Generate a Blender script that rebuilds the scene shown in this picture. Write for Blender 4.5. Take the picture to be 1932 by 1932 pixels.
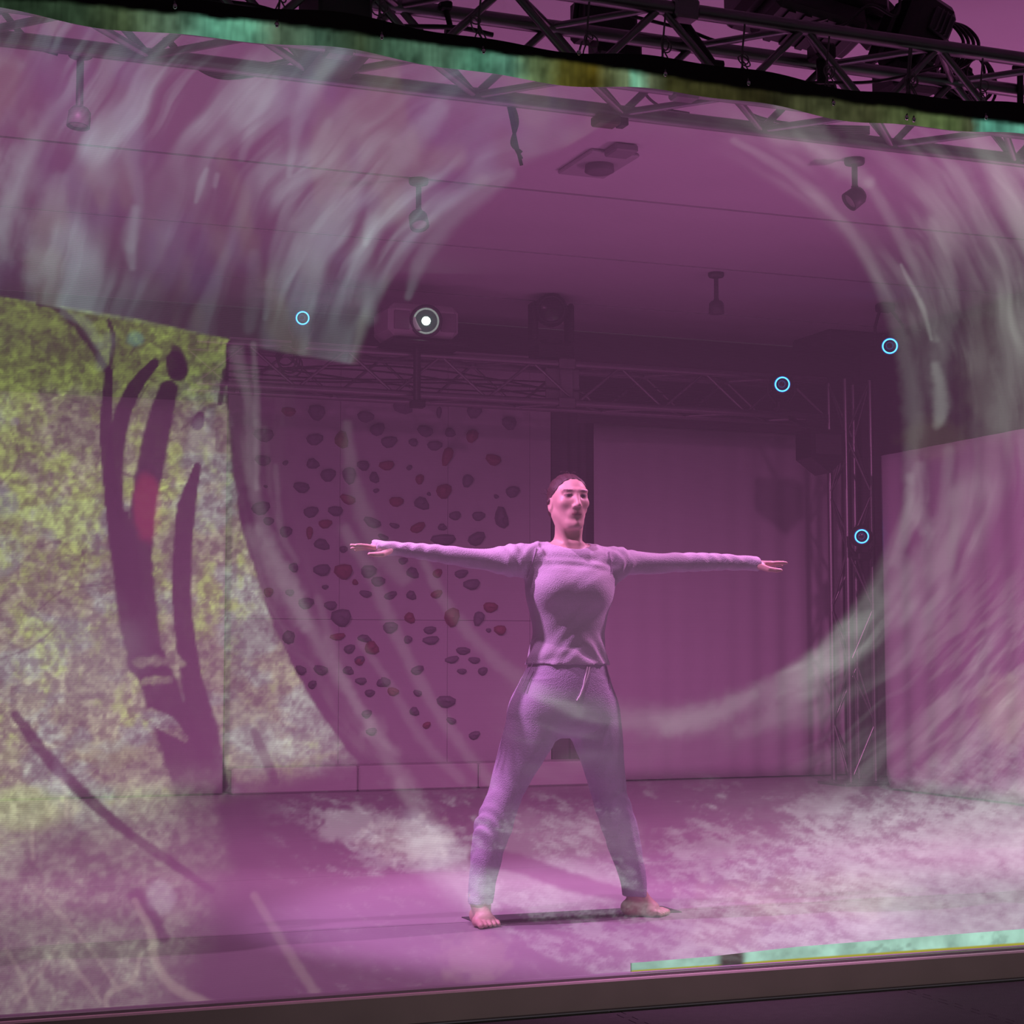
import bpy, math, random
import numpy as np
from mathutils import Vector, Matrix

for _o in list(bpy.data.objects):
    bpy.data.objects.remove(_o, do_unlink=True)
SC = bpy.context.scene
COL = SC.collection

# ------------------------------------------------------------------ camera
FPX, HC = 3400.0, 0.945            # focal length in pixels of a 1932 px frame, eye height over the stage
PSI, PIT = math.atan(FPX / 8780.0), math.atan(278.0 / FPX)
R_ = np.array([math.cos(PSI), -math.sin(PSI), 0.0])
FH = np.array([math.sin(PSI), math.cos(PSI), 0.0])
UZ = np.array([0, 0, 1.0])
FW = FH * math.cos(PIT) + UZ * math.sin(PIT)
UP = UZ * math.cos(PIT) - FH * math.sin(PIT)
CP = np.array([0, 0, HC])
cam_d = bpy.data.cameras.new('camera')
cam_d.sensor_width = 36.0
cam_d.lens = 36.0 * FPX / 1932.0
cam_d.clip_end = 100
cam = bpy.data.objects.new('camera', cam_d)
COL.objects.link(cam)
cam.matrix_world = Matrix(((R_[0], UP[0], -FW[0], 0), (R_[1], UP[1], -FW[1], 0), (R_[2], UP[2], -FW[2], HC), (0, 0, 0, 1)))
SC.camera = cam

# ------------------------------------------------------------------ world, lights, exposure
SC.view_settings.view_transform = 'Standard'
SC.view_settings.look = 'None'
SC.view_settings.exposure = 0.0
SC.view_settings.gamma = 1.0
SC.view_settings.use_curve_mapping = False
SC.cycles.max_bounces = 3; SC.cycles.diffuse_bounces = 3; SC.cycles.glossy_bounces = 1; SC.cycles.transmission_bounces = 2
SC.cycles.use_adaptive_sampling = True; SC.cycles.adaptive_threshold = 0.04
SC.cycles.transparent_max_bounces = 6; SC.cycles.caustics_reflective = False; SC.cycles.caustics_refractive = False
w = bpy.data.worlds.new('hall_dark'); SC.world = w; w.use_nodes = True
w.node_tree.nodes['Background'].inputs[0].default_value = (0.75, 0.62, 0.72, 1)
w.node_tree.nodes['Background'].inputs[1].default_value = 0.05

def light(name, kind, loc, target, energy, color, size=0.2, spot=60, blend=0.5, parent=None):
    l = bpy.data.lights.new(name, kind); l.energy = energy; l.color = color
    if kind == 'AREA': l.shape = 'RECTANGLE'; l.size = size; l.size_y = size
    elif kind == 'SPOT': l.spot_size = math.radians(spot); l.spot_blend = blend; l.shadow_soft_size = size
    else: l.shadow_soft_size = size
    o = bpy.data.objects.new(name, l); COL.objects.link(o)
    o.location = loc
    dv = Vector(target) - Vector(loc)
    o.rotation_euler = dv.to_track_quat('-Z', 'Y').to_euler()
    return o

MAG = (1.0, 0.285, 0.75)
# key lamps on the front truss: one each side of the performer, one above
light('key_lamp_light', 'SPOT', (0.70, 6.20, 2.90), (2.62, 6.14, 0.80), 480, (0.92, 0.36, 0.92), 0.03, 60, 0.5)
light('key_lamp_light', 'SPOT', (4.65, 6.24, 2.90), (2.66, 6.14, 0.80), 340, (1.0, 0.36, 0.84), 0.03, 60, 0.5)
light('key_lamp_light', 'SPOT', (2.15, 5.72, 3.30), (2.62, 6.25, 0.9), 150, (0.95, 0.36, 0.88), 0.03, 55, 0.6)
# magenta wash lamps high over the stage behind the performer, aimed down the floor
light('wash_lamp_light', 'SPOT', (0.6, 6.7, 3.45), (2.7, 9.6, 0.0), 360, MAG, 0.12, 92, 0.8)
light('wash_lamp_light', 'SPOT', (3.0, 6.7, 3.45), (4.1, 9.0, 0.0), 360, MAG, 0.12, 92, 0.8)
light('wash_lamp_light', 'SPOT', (5.4, 6.6, 3.45), (6.6, 9.0, 0.1), 420, MAG, 0.12, 100, 0.8)
light('wash_lamp_light', 'SPOT', (1.3, 6.5, 3.50), (1.3, 6.3, 0.0), 90, MAG, 0.12, 66, 0.9)
light('wash_lamp_light', 'SPOT', (4.6, 6.5, 3.50), (4.6, 6.3, 0.0), 120, MAG, 0.12, 66, 0.9)
# unseen spot added to brighten the mats and the stage lip
light('hall_fill_light', 'SPOT', (2.8, 1.8, 2.7), (2.6, 4.75, -0.1), 60, (1.0, 0.88, 0.84), 0.2, 62, 0.9)
# unseen magenta spots added low at the stage sides to brighten the ceiling
light('ceiling_fill_light', 'SPOT', (7.0, 6.4, 0.3), (4.9, 7.2, 3.6), 160, MAG, 0.15, 96, 1.0)
light('ceiling_fill_light', 'SPOT', (-0.8, 8.5, 0.3), (1.8, 9.5, 3.6), 85, MAG, 0.15, 96, 1.0)

# ------------------------------------------------------------------ helpers
def ray(u, v): return (u - 966) * R_ + (966 - v) * UP + FPX * FW
def G(u, v, z=0.0):                      # floor / ceiling point
    q = ray(u, v); p = CP + q * (z - HC) / q[2]; return Vector(p)
def P(u, v, Y):                          # point on a plane parallel to the scrim
    q = ray(u, v); p = CP + q * Y / q[1]; return Vector(p)
def PX(u, v, X):                         # point on a plane square to the scrim
    q = ray(u, v); p = CP + q * X / q[0]; return Vector(p)

rng = np.random.RandomState(7)
rnd = random.Random(11)

MATS = {}
def mat(name, col, rough=0.6, metal=0.0, var=0.0, vscale=8.0, bump=0.0, bscale=120.0, emit=None, estr=0.0, spec=None):
    if name in MATS: return MATS[name]
    m = bpy.data.materials.new(name); m.use_nodes = True
    nt = m.node_tree; b = nt.nodes['Principled BSDF']
    b.inputs['Roughness'].default_value = rough; b.inputs['Metallic'].default_value = metal
    if spec is not None: b.inputs['Specular IOR Level'].default_value = spec
    tc = nt.nodes.new('ShaderNodeTexCoord')
    n = nt.nodes.new('ShaderNodeTexNoise'); n.inputs['Scale'].default_value = vscale; n.inputs['Detail'].default_value = 2
    nt.links.new(tc.outputs['Object'], n.inputs['Vector'])
    mx = nt.nodes.new('ShaderNodeMix'); mx.data_type = 'RGBA'
    a = tuple(max(0, c * (1 - var)) for c in col) + (1,); c2 = tuple(min(1, c * (1 + var)) for c in col) + (1,)
    mx.inputs[6].default_value = a; mx.inputs[7].default_value = c2
    nt.links.new(n.outputs['Fac'], mx.inputs[0]); nt.links.new(mx.outputs[2], b.inputs['Base Color'])
    if bump:
        n2 = nt.nodes.new('ShaderNodeTexNoise'); n2.inputs['Scale'].default_value = bscale; n2.inputs['Detail'].default_value = 1
        nt.links.new(tc.outputs['Object'], n2.inputs['Vector'])
        bp = nt.nodes.new('ShaderNodeBump'); bp.inputs['Strength'].default_value = bump; bp.inputs['Distance'].default_value = 0.01
        nt.links.new(n2.outputs['Fac'], bp.inputs['Height']); nt.links.new(bp.outputs['Normal'], b.inputs['Normal'])
    if emit: b.inputs['Emission Color'].default_value = tuple(emit) + (1,); b.inputs['Emission Strength'].default_value = estr
    MATS[name] = m
    return m

def tag(o, label=None, cat=None, group=None, kind=None):
    if label: o['label'] = label
    if cat: o['category'] = cat
    if group: o['group'] = group
    if kind: o['kind'] = kind
    return o

def empty(name, loc, label=None, cat=None, group=None, kind=None):
    o = bpy.data.objects.new(name, None); COL.objects.link(o); o.location = loc; o.empty_display_size = 0.05
    return tag(o, label, cat, group, kind)

def root_of(p):
    M = Matrix.Identity(4)
    chain = []
    while p is not None: chain.append(p); p = p.parent
    for q in reversed(chain): M = M @ q.matrix_parent_inverse @ Matrix.LocRotScale(q.location, q.rotation_euler, q.scale)
    return M

def put(name, mesh, parent=None, M=None):
    o = bpy.data.objects.new(name, mesh); COL.objects.link(o)
    if M is not None: o.matrix_world = M
    if parent is not None:
        o.parent = parent; o.matrix_parent_inverse = root_of(parent).inverted()
        if M is not None: o.matrix_basis = M
    return o

class MB:
    def __init__(s): s.v = []; s.f = []; s.sm = []
    def add(s, vs, fs, smooth=False):
        k = len(s.v); s.v += [tuple(x) for x in vs]; s.f += [tuple(i + k for i in q) for q in fs]; s.sm += [smooth] * len(fs); return s
    def box(s, c, size, rot=None, bev=0.0):
        c = Vector(c); h = Vector(size) / 2; rot = rot or Matrix.Identity(3)
        if bev <= 0:
            vs = [c + rot @ Vector((x * h.x, y * h.y, z * h.z)) for x in (-1, 1) for y in (-1, 1) for z in (-1, 1)]
            return s.add(vs, [(0, 1, 3, 2), (4, 6, 7, 5), (0, 4, 5, 1), (2, 3, 7, 6), (0, 2, 6, 4), (1, 5, 7, 3)])
        # bevelled: eight corners, three points each
        vs = []; ix = {}
        for x in (-1, 1):
            for y in (-1, 1):
                for z in (-1, 1):
                    for a in range(3):
                        q = [x * (h.x - bev), y * (h.y - bev), z * (h.z - bev)]
                        q[a] += (x, y, z)[a] * bev
                        ix[(x, y, z, a)] = len(vs); vs.append(c + rot @ Vector(q))
        fs = []
        for a in range(3):
            b, d = [k for k in range(3) if k != a]
            for sg in (-1, 1):
                cor = []
                for (i, j) in ((-1, -1), (1, -1), (1, 1), (-1, 1)):
                    k = [0, 0, 0]; k[a] = sg; k[b] = i; k[d] = j; cor.append(ix[tuple(k) + (a,)])
                fs.append(tuple(cor))
        for a in range(3):            # edges along axis a
            b, d = [k for k in range(3) if k != a]
            for i in (-1, 1):
                for j in (-1, 1):
                    k0 = [0, 0, 0]; k0[a] = -1; k0[b] = i; k0[d] = j; k1 = list(k0); k1[a] = 1
                    fs.append((ix[tuple(k0) + (b,)], ix[tuple(k1) + (b,)], ix[tuple(k1) + (d,)], ix[tuple(k0) + (d,)]))
        for x in (-1, 1):
            for y in (-1, 1):
                for z in (-1, 1): fs.append((ix[(x, y, z, 0)], ix[(x, y, z, 1)], ix[(x, y, z, 2)]))
        return s.add(vs, fs)
    def tube(s, pts, r, seg=8, cap=True):
        pts = [Vector(p) for p in pts]; n = len(pts)
        rr = r if isinstance(r, (list, tuple)) else [r] * n
        vs = []; prev = None
        for i, p in enumerate(pts):
            t = (pts[min(i + 1, n - 1)] - pts[max(i - 1, 0)]).normalized()
            if prev is None:
                a = Vector((0, 0, 1)) if abs(t.z) < 0.9 else Vector((1, 0, 0)); nx = t.cross(a).normalized()
            else:
                nx = (prev - t * prev.dot(t)).normalized()
            prev = nx; ny = t.cross(nx)
            for k in range(seg):
                an = 2 * math.pi * k / seg; vs.append(p + (nx * math.cos(an) + ny * math.sin(an)) * rr[i])
        fs = [(i * seg + k, i * seg + (k + 1) % seg, (i + 1) * seg + (k + 1) % seg, (i + 1) * seg + k) for i in range(n - 1) for k in range(seg)]
        s.add(vs, fs, True)
        if cap: s.add(vs[:seg], [tuple(range(seg))[::-1]]); s.add(vs[-seg:], [tuple(range(seg))])
        return s
    def lathe(s, prof, M=None, seg=20, smooth=True):
        M = M or Matrix.Identity(4); vs = []; n = len(prof)
        for (r, z) in prof:
            for k in range(seg):
                an = 2 * math.pi * k / seg; vs.append(M @ Vector((r * math.cos(an), r * math.sin(an), z)))
        fs = [(i * seg + k, i * seg + (k + 1) % seg, (i + 1) * seg + (k + 1) % seg, (i + 1) * seg + k) for i in range(n - 1) for k in range(seg)]
        return s.add(vs, fs, smooth)
    def torus(s, M, R, r, a=28, b=8):
        vs = [M @ Vector(((R + r * math.cos(q)) * math.cos(t), (R + r * math.cos(q)) * math.sin(t), r * math.sin(q)))
              for t in [2 * math.pi * i / a for i in range(a)] for q in [2 * math.pi * j / b for j in range(b)]]
        fs = [(i * b + j, ((i + 1) % a) * b + j, ((i + 1) % a) * b + (j + 1) % b, i * b + (j + 1) % b) for i in range(a) for j in range(b)]
        return s.add(vs, fs, True)
    def ell(s, c, r, seg=14, rings=8, rot=None):
        c = Vector(c); rot = rot or Matrix.Identity(3); vs = []
        for i in range(rings + 1):
            t = math.pi * i / rings
            for k in range(seg):
                an = 2 * math.pi * k / seg
                vs.append(c + rot @ Vector((r[0] * math.sin(t) * math.cos(an), r[1] * math.sin(t) * math.sin(an), r[2] * math.cos(t))))
        fs = [(i * seg + k, (i + 1) * seg + k, (i + 1) * seg + (k + 1) % seg, i * seg + (k + 1) % seg) for i in range(rings) for k in range(seg)]
        return s.add(vs, fs, True)
    def prism(s, poly, z0, z1, M=None):
        M = M or Matrix.Identity(4); n = len(poly)
        vs = [M @ Vector((x, y, z0)) for x, y in poly] + [M @ Vector((x, y, z1)) for x, y in poly]
        fs = [tuple(range(n))[::-1], tuple(range(n, 2 * n))] + [(i, (i + 1) % n, n + (i + 1) % n, n + i) for i in range(n)]
        return s.add(vs, fs)
    def mesh(s, name, m):
        me = bpy.data.meshes.new(name); me.from_pydata([tuple(q) for q in s.v], [], s.f); me.materials.append(m)
        me.polygons.foreach_set('use_smooth', s.sm); me.update(); return me
    def build(s, name, m, parent=None): return put(name, s.mesh(name, m), parent)

def frame_to(p0, d, roll=(0, 0, 1)):
    """matrix whose z axis points along d, at p0"""
    z = Vector(d).normalized(); a = Vector(roll)
    if abs(z.dot(a)) > 0.98: a = Vector((1, 0, 0))
    x = a.cross(z).normalized(); y = z.cross(x)
    return Matrix(((x.x, y.x, z.x, p0[0]), (x.y, y.y, z.y, p0[1]), (x.z, y.z, z.z, p0[2]), (0, 0, 0, 1)))

def spline(pts, n=8):
    pts = [np.array(p, float) for p in pts]; q = [2 * pts[0] - pts[1]] + pts + [2 * pts[-1] - pts[-2]]; out = []
    for i in range(1, len(q) - 2):
        for k in range(n):
            t = k / n; a, b, c, d = q[i - 1], q[i], q[i + 1], q[i + 2]
            out.append(0.5 * ((2 * b) + (c - a) * t + (2 * a - 5 * b + 4 * c - d) * t * t + (3 * b - a - 3 * c + d) * t ** 3))
    out.append(pts[-1]); return out

def sstep(a, b, x):
    t = np.clip((x - a) / (b - a), 0, 1); return t * t * (3 - 2 * t)

# palette
M_BLACK = mat('black_fixture', (0.012, 0.011, 0.012), 0.45, bump=0.05)
M_ALU = mat('truss_aluminium', (0.24, 0.23, 0.24), 0.36, 0.9, 0.12, 12)
M_CABLE = mat('black_cable', (0.015, 0.014, 0.015), 0.5)
M_ROPE = mat('grey_cord', (0.16, 0.14, 0.15), 0.8)
M_CHROME = mat('chrome', (0.75, 0.75, 0.75), 0.15, 1.0)
M_BLUE = mat('blue_led', (0.0, 0.02, 0.1), 0.4, emit=(0.02, 0.22, 1.0), estr=2.0)
M_CYAN = mat('cyan_led', (0.0, 0.05, 0.1), 0.4, emit=(0.06, 0.42, 1.0), estr=4.0)

# ================================================================== SETTING
YS = 5.04          # scrim plane
YB = 13.3          # back wall
ZC = 3.60          # ceiling
XL, XR = -1.2, 8.3
ZH = -0.095        # hall floor below the stage

# stage floor: vinyl lengths laid side by side, with a dark strip over one joint
fl = empty('floor', (2.5, 8, 0), kind='structure')
M_VINYL = mat('stage_vinyl', (0.30, 0.28, 0.30), 0.42, 0, 0.10, 2.2, 0.04, 60)
M_DARKFL = mat('dark_floor', (0.035, 0.04, 0.04), 0.6, 0, 0.2, 10)
ys = [YS - 0.03, G(1075, 1727).y - 0.025, 7.72, 9.3, 10.9, 12.4, YB]
for i in range(len(ys) - 1):
    MB().box(((XL + XR) / 2, (ys[i] + ys[i + 1]) / 2, -0.02), (XR - XL, ys[i + 1] - ys[i] - 0.004, 0.04)).build('vinyl_length', M_VINYL, fl)
MB().box(((XL + XR) / 2, (ys[0] + YB) / 2, -0.07), (XR - XL, YB - ys[0], 0.05)).build('stage_base', M_DARKFL, fl)
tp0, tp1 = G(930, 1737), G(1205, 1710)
MB().box(((tp0.x + tp1.x) / 2 + 0.0, ys[1] + 0.03, 0.0015), (tp1.x - tp0.x + 0.16, 0.17, 0.003)).build('dark_strip', M_DARKFL, fl)

# front lip of the stage
M_LIP = mat('stage_lip_wood', (0.55, 0.42, 0.42), 0.6, 0, 0.15, 6, 0.05, 40)
lip = MB().box(((XL + XR) / 2, YS - 0.044, -0.050), (XR - XL, 0.024, 0.088), bev=0.005).build('trim_1', M_LIP); tag(lip, kind='structure')

# hall floor of interlocking foam mats in front of the stage
hf = MB().box((3.0, 1.6, ZH - 0.045), (12, 6.7, 0.05)).build('floor_hall', mat('hall_floor', (0.05, 0.048, 0.048), 0.8)); tag(hf, kind='structure')
M_FOAM = mat('grey_foam', (0.055, 0.054, 0.05), 0.95, 0, 0.12, 30, 0.25, 220, spec=0.08)
jt = G(1700, 1868, ZH)
def jig(x0, y0, x1, y1, ang, flip):
    pts = []; n = 12; L = math.hypot(x1 - x0, y1 - y0); dx, dy = (x1 - x0) / L, (y1 - y0) / L
    for i in range(n):
        for (t, o) in ((0.0, 0), (0.32, 0), (0.24, 0.028), (0.76, 0.028), (0.68, 0)):
            s_ = (i + t) / n * L; pts.append((x0 + dx * s_ - dy * o * flip, y0 + dy * s_ + dx * o * flip))
    return pts
mat_grid_x = [jt.x - 2.0, jt.x - 1.0, jt.x, jt.x + 1.0, jt.x + 2.0]
front = YS - 0.062
for ci in range(len(mat_grid_x) - 1):
    for ri in range(2):
        xa, xb = mat_grid_x[ci], mat_grid_x[ci + 1]; yb = front - ri * 1.0; ya = yb - 1.0
        g = 0.002
        poly = [(x, y) for x, y in jig(xa + g, ya, xa + g, yb, 0, -1)] + [(xa + g, yb - g), (xb - g, yb - g)] + \
               [(x, y) for x, y in jig(xb - g, yb, xb - g, ya, 0, 1)] + [(xb - g, ya + g), (xa + g, ya + g)]
        o = MB().prism(poly, ZH - 0.02, ZH).build('foam_mat', M_FOAM)
        nm = ['leftmost', 'second from the left', 'third from the left', 'rightmost'][ci]
        tag(o, 'dark grey interlocking foam mat, %s in the %s' % (nm, 'row against the stage lip' if ri == 0 else 'row nearest the viewer'), 'foam mat', 'foam mats before the stage')

# ceiling of long boards with open joints
ce = empty('ceiling', (2.5, 8, ZC), kind='structure')
M_CEIL = mat('ceiling_board', (0.60, 0.56, 0.60), 0.75, 0, 0.06, 1.5)
yl = [G(966, y, ZC).y for y in (355, 475, 564)]
step = (yl[2] - yl[0]) / 2
edges = [yl[0] - step * k for k in range(6, 0, -1)] + [yl[0], yl[0] + step, yl[2], min(YB, yl[2] + step)]
if edges[-1] < YB - 0.05: edges.append(YB)
for i in range(len(edges) - 1):
    MB().box(((XL + XR) / 2, (edges[i] + edges[i + 1]) / 2, ZC + 0.02), (XR - XL, edges[i + 1] - edges[i] - 0.034, 0.04)).build('ceiling_board', M_CEIL, ce)
MB().box(((XL + XR) / 2, (edges[0] + YB) / 2, ZC + 0.07), (XR - XL, YB - edges[0], 0.04)).build('ceiling_backing', mat('ceiling_joint_dark', (0.06, 0.05, 0.06), 0.9), ce)

M_DARKW = mat('dark_wall_paint', (0.16, 0.14, 0.16), 0.85, 0, 0.12, 3)
tag(MB().box(((XL + XR) / 2, YB + 0.05, 1.75), (XR - XL + 0.2, 0.1, 3.7)).build('wall_back', M_DARKW), kind='structure')
tag(MB().box((XL - 0.05, 9.2, 1.75), (0.1, 8.3, 3.7)).build('wall_left', M_DARKW), kind='structure')
tag(MB().box((XR + 0.05, 9.2, 1.75), (0.1, 8.3, 3.7)).build('wall_right', M_DARKW), kind='structure')

# ------------------------------------------------------------------ cloths at the back
M_WHITE = mat('white_cloth', (0.47, 0.43, 0.47), 0.9, 0, 0.05, 3, 0.05, 90)
M_BDRAPE = mat('black_drape', (0.10, 0.085, 0.10), 0.95, 0, 0.15, 4)
def cloth(name, a, b, z0, z1, folds, amp, m, label, cat, nx=160, nz=24, bulge=None, group=None, normal=None, seed=0):
    """hanging cloth between floor points a and b"""
    a, b = Vector(a), Vector(b); d = (b - a); L = d.length; d.normalize(); n = Vector((d.y, -d.x, 0))
    rs = np.random.RandomState(seed); ph = rs.rand(6) * 6.28; fq = folds * (0.6 + rs.rand(6))
    vs = []; fs = []
    for layer in (0, 1):
        for j in range(nz + 1):
            t = j / nz
            for i in range(nx + 1):
                s = i / nx
                o = amp * sum(math.sin(fq[k] * 6.283 * s + ph[k]) * (0.5 if k > 2 else 1) for k in range(6)) / 3 * (0.55 + 0.45 * (1 - t))
                q = a + d * (s * L) + n * (o - layer * 0.006)
                za = z0(s) if callable(z0) else z0; zb = z1(s) if callable(z1) else z1
                vs.append((q.x, q.y, za + (zb - za) * t))
    N = (nx + 1) * (nz + 1)
    for j in range(nz):
        for i in range(nx):
            k = j * (nx + 1) + i; fs.append((k, k + 1, k + nx + 2, k + nx + 1)); fs.append((N + k, N + k + nx + 1, N + k + nx + 2, N + k + 1))
    rim = [i for i in range(nx + 1)] + [(j) * (nx + 1) + nx for j in range(1, nz + 1)] + [nz * (nx + 1) + i for i in range(nx - 1, -1, -1)] + [j * (nx + 1) for j in range(nz - 1, 0, -1)]
    for i in range(len(rim)):
        p, q = rim[i], rim[(i + 1) % len(rim)]; fs.append((p, N + p, N + q, q))
    o = MB().add(vs, fs, True).build(name, m); tag(o, label, cat, group); return o

# right white curtain hung under the back truss
a, b = P(1122, 1200, 12.85), P(1592, 1200, 12.85)
cloth('white_curtain', (a.x, 12.85, 0), (b.x, 12.85, 0), 0.012, P(1300, 806, 12.85).z, 13, 0.013, M_WHITE,
      'pale gathered curtain hanging on the back wall right of the performer', 'curtain', seed=3)
# black border above it
a, b = P(1098, 1200, 12.72), P(1625, 1200, 12.72)
cloth('border_cloth', (a.x, 12.80, 0), (b.x, 12.80, 0), P(1300, 808, 12.8).z, P(1300, 764, 12.8).z, 5, 0.006, M_BDRAPE,
      'narrow dark border cloth under the back truss above the pale curtain', 'curtain', nx=60, nz=4, seed=4)
# black drape between climbing wall and curtain
a, b = P(1036, 800, 12.95), P(1126, 800, 12.95)
cloth('black_drape', (a.x + 0.02, 12.95, 0), (b.x, 12.95, 0), 0.012, P(1080, 740, 12.95).z, 4, 0.02, M_BDRAPE,
      'tall black drape hanging behind the performer between climbing wall and pale curtain', 'curtain', nx=60, seed=5)
# left white curtain
a, b = P(-260, 1300, 12.6), P(422, 1300, 12.6)
cloth('white_curtain', (a.x, 12.60, 0), (b.x, 12.60, 0), 0.012, P(200, 748, 12.6).z, 8, 0.012, M_WHITE,
      'pale cloth hanging at the far left of the stage behind the projected tree trunks', 'curtain', seed=6)
# side cloth on the right, coming forward
XSIDE = 7.32
pt = PX(1685, 850, XSIDE); pn = PX(1932, 815, XSIDE)
zt = (pt.z + pn.z) / 2
cloth('side_curtain', (XSIDE, 11.36, 0), (XSIDE, 7.2, 0), lambda s: 0.015 + 0.09 * math.exp(-(s / 0.012) ** 2), zt, 14, 0.012, M_WHITE,
      'pale side curtain running along the right edge of the stage', 'curtain', nx=200, seed=8)
# black masking behind and over the side cloth
cloth('black_drape', (8.0, 12.7, 0), (8.0, 6.8, 0), 0.012, 3.5, 16, 0.03, M_BDRAPE,
      'black masking drape rising behind and above the pale side curtain', 'curtain', nx=160, seed=9)

# ------------------------------------------------------------------ climbing wall
YW = 12.92
cw = empty('climbing_wall', (P(700, 1470, YW).x, YW, 0), 'pale climbing wall panel covered in bolted holds, left of the performer', 'climbing wall')
M_PANEL = mat('climbing_panel', (0.43, 0.39, 0.43), 0.8, 0, 0.06, 2.5, 0.08, 60)
wx0, wx1 = P(428, 1000, YW).x, P(1040, 1000, YW).x; wz1 = P(700, 652, YW).z
xs_ = [wx0, wx0 + (wx1 - wx0) / 3, wx0 + 2 * (wx1 - wx0) / 3 , P(1000, 1000, YW).x, wx1]
zs_ = [0.03, 1.24, wz1]
for i in range(4):
    for j in range(2):
        MB().box(((xs_[i] + xs_[i + 1]) / 2, YW + 0.03, (zs_[j] + zs_[j + 1]) / 2), (xs_[i + 1] - xs_[i] - 0.003, 0.05, zs_[j + 1] - zs_[j] - 0.003)).build('panel', M_PANEL, cw)
H4 = """400 708 36 26 r;545 712 40 45 k;800 735 42 30 k;993 680 52 40 k;1183 712 14 30 k;1365 708 40 32 k;1548 768 35 36 k;270 830 48 38 k;535 852 42 32 k;675 855 38 42 g;862 800 40 32 k;922 865 45 28 k;1048 868 22 22 k;1110 810 38 30 k;1160 885 38 26 k;1240 818 28 24 k;1355 835 30 35 r;1225 940 27 48 r;1465 958 38 30 r;265 962 38 30 k;383 975 15 13 k;525 980 35 27 k;605 1038 40 34 k;714 1040 36 42 k;787 988 30 28 k;910 988 37 27 r;1028 1000 15 13 k;845 1052 26 28 k;1082 1060 22 26 r;1330 1068 28 32 k;466 1102 40 30 k;280 1098 10 8 k;855 1120 15 12 k;1130 1137 12 9 k;1208 1122 40 38 r;1565 1125 38 27 k;1480 1150 12 11 k;707 1165 38 26 r;960 1177 36 27 r;1092 1187 42 30 k;255 1210 50 35 k;515 1230 42 27 k;643 1225 37 28 k;1265 1250 28 24 k;1388 1252 32 25 k;1507 1262 36 52 k;295 1278 28 22 k;590 1292 38 22 r;835 1285 45 26 k;950 1302 25 14 k;1072 1312 40 25 r;1200 1310 25 17 k;385 1333 32 30 k;508 1338 18 32 r;892 1362 28 15 k;1205 1375 60 32 k;1378 1370 45 34 k;572 1400 44 27 k;685 1425 22 18 k;995 1485 26 17 k;572 1532 43 32 k;684 1540 44 44 r;815 1540 38 36 k;1045 1548 35 26 k;1175 1550 26 22 r;1298 1552 38 20 k;1352 1607 42 28 k;425 1520 22 28 k;865 1592 35 27 k;746 1597 16 15 r;590 1622 18 12 k;294 1648 26 24 r;405 1650 22 18 k;800 1657 30 20 k;930 1665 34 20 k;1038 1665 28 22 k;1170 1658 32 20 r;490 1705 44 28 k;617 1717 32 24 k;672 1780 48 50 k;1450 1727 36 28 r;1030 1783 30 26 r;1250 1778 40 48 r;1388 1785 28 36 k;1500 1845 30 26 r;1440 1847 12 12 k;928 1832 36 32 k;795 1890 40 18 k;400 1885 34 30 k;1020 1895 22 20 k;1140 1898 42 22 k;655 1880 38 20 r"""
H8 = "545 790 28 16 k;175 778 30 26 r;85 782 24 18 k;125 828 22 16 k;500 825 28 14 k;590 828 22 14 k;360 868 26 18 k;80 870 24 16 k;625 872 20 16 k;135 915 20 12 k;230 915 20 18 k;540 873 18 12 k"
H5 = "800 0 0 0 k;1280 30 40 26 k;360 75 42 38 k;825 230 34 28 r;745 290 30 22 k;440 290 36 30 k;570 290 44 34 k;515 385 28 28 k;965 375 34 24 k;890 440 34 24 k;1040 430 40 26 r;830 360 36 22 k;1200 440 26 22 k;1385 495 60 40 k;1180 560 34 26 k;870 575 34 26 k;1570 715 40 24 k;900 690 34 24 k;1420 620 30 22 k;1260 650 26 22 r"
holds = []
for s_, ox, oy, sc in ((H4, 400, 520, 2.76), (H8, 620, 860, 2.147), (H5, 440, 1180, 3.45)):
    for q in s_.split(';'):
        x, y, a, b, c = q.split(); x, y, a, b = map(float, (x, y, a, b))
        if a > 0: holds.append((ox + x / sc, oy + y / sc, a / sc, b / sc, c))
M_HK = mat('hold_dark_resin', (0.17, 0.14, 0.18), 0.7, 0, 0.2, 20)
M_HR = mat('hold_red_resin', (0.26, 0.08, 0.11), 0.65, 0, 0.15, 20)
M_HG = mat('hold_green_resin', (0.20, 0.20, 0.07), 0.65, 0, 0.15, 20)
# a few shared hold shapes
def hold_mesh(k, m):
    rs = np.random.RandomState(50 + k); mb = MB(); seg, rings = 10, 4; vs = []
    rad = 1 + 0.16 * rs.randn(3); ph = rs.rand(3) * 6.28
    for i in range(rings + 1):
        t = (i / rings) * math.pi / 2
        for j in range(seg):
            an = 6.2832 * j / seg
            r = (1 + 0.11 * math.sin(2 * an + ph[0]) * rad[0] + 0.10 * math.sin(3 * an + ph[1]) * rad[1]) * math.cos(t) ** 0.6
            vs.append((r * math.cos(an), -math.sin(t) * (1 + 0.25 * math.sin(an + ph[2])), r * math.sin(an)))
    fs = [(i * seg + j, i * seg + (j + 1) % seg, (i + 1) * seg + (j + 1) % seg, (i + 1) * seg + j) for i in range(rings) for j in range(seg)] + [tuple(range(seg))]
    return mb.add(vs, fs, True).mesh('climbing_hold', m)
hm = {(k, c): hold_mesh(k, m) for k in range(6) for c, m in (('k', M_HK), ('r', M_HR), ('g', M_HG))}
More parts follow.
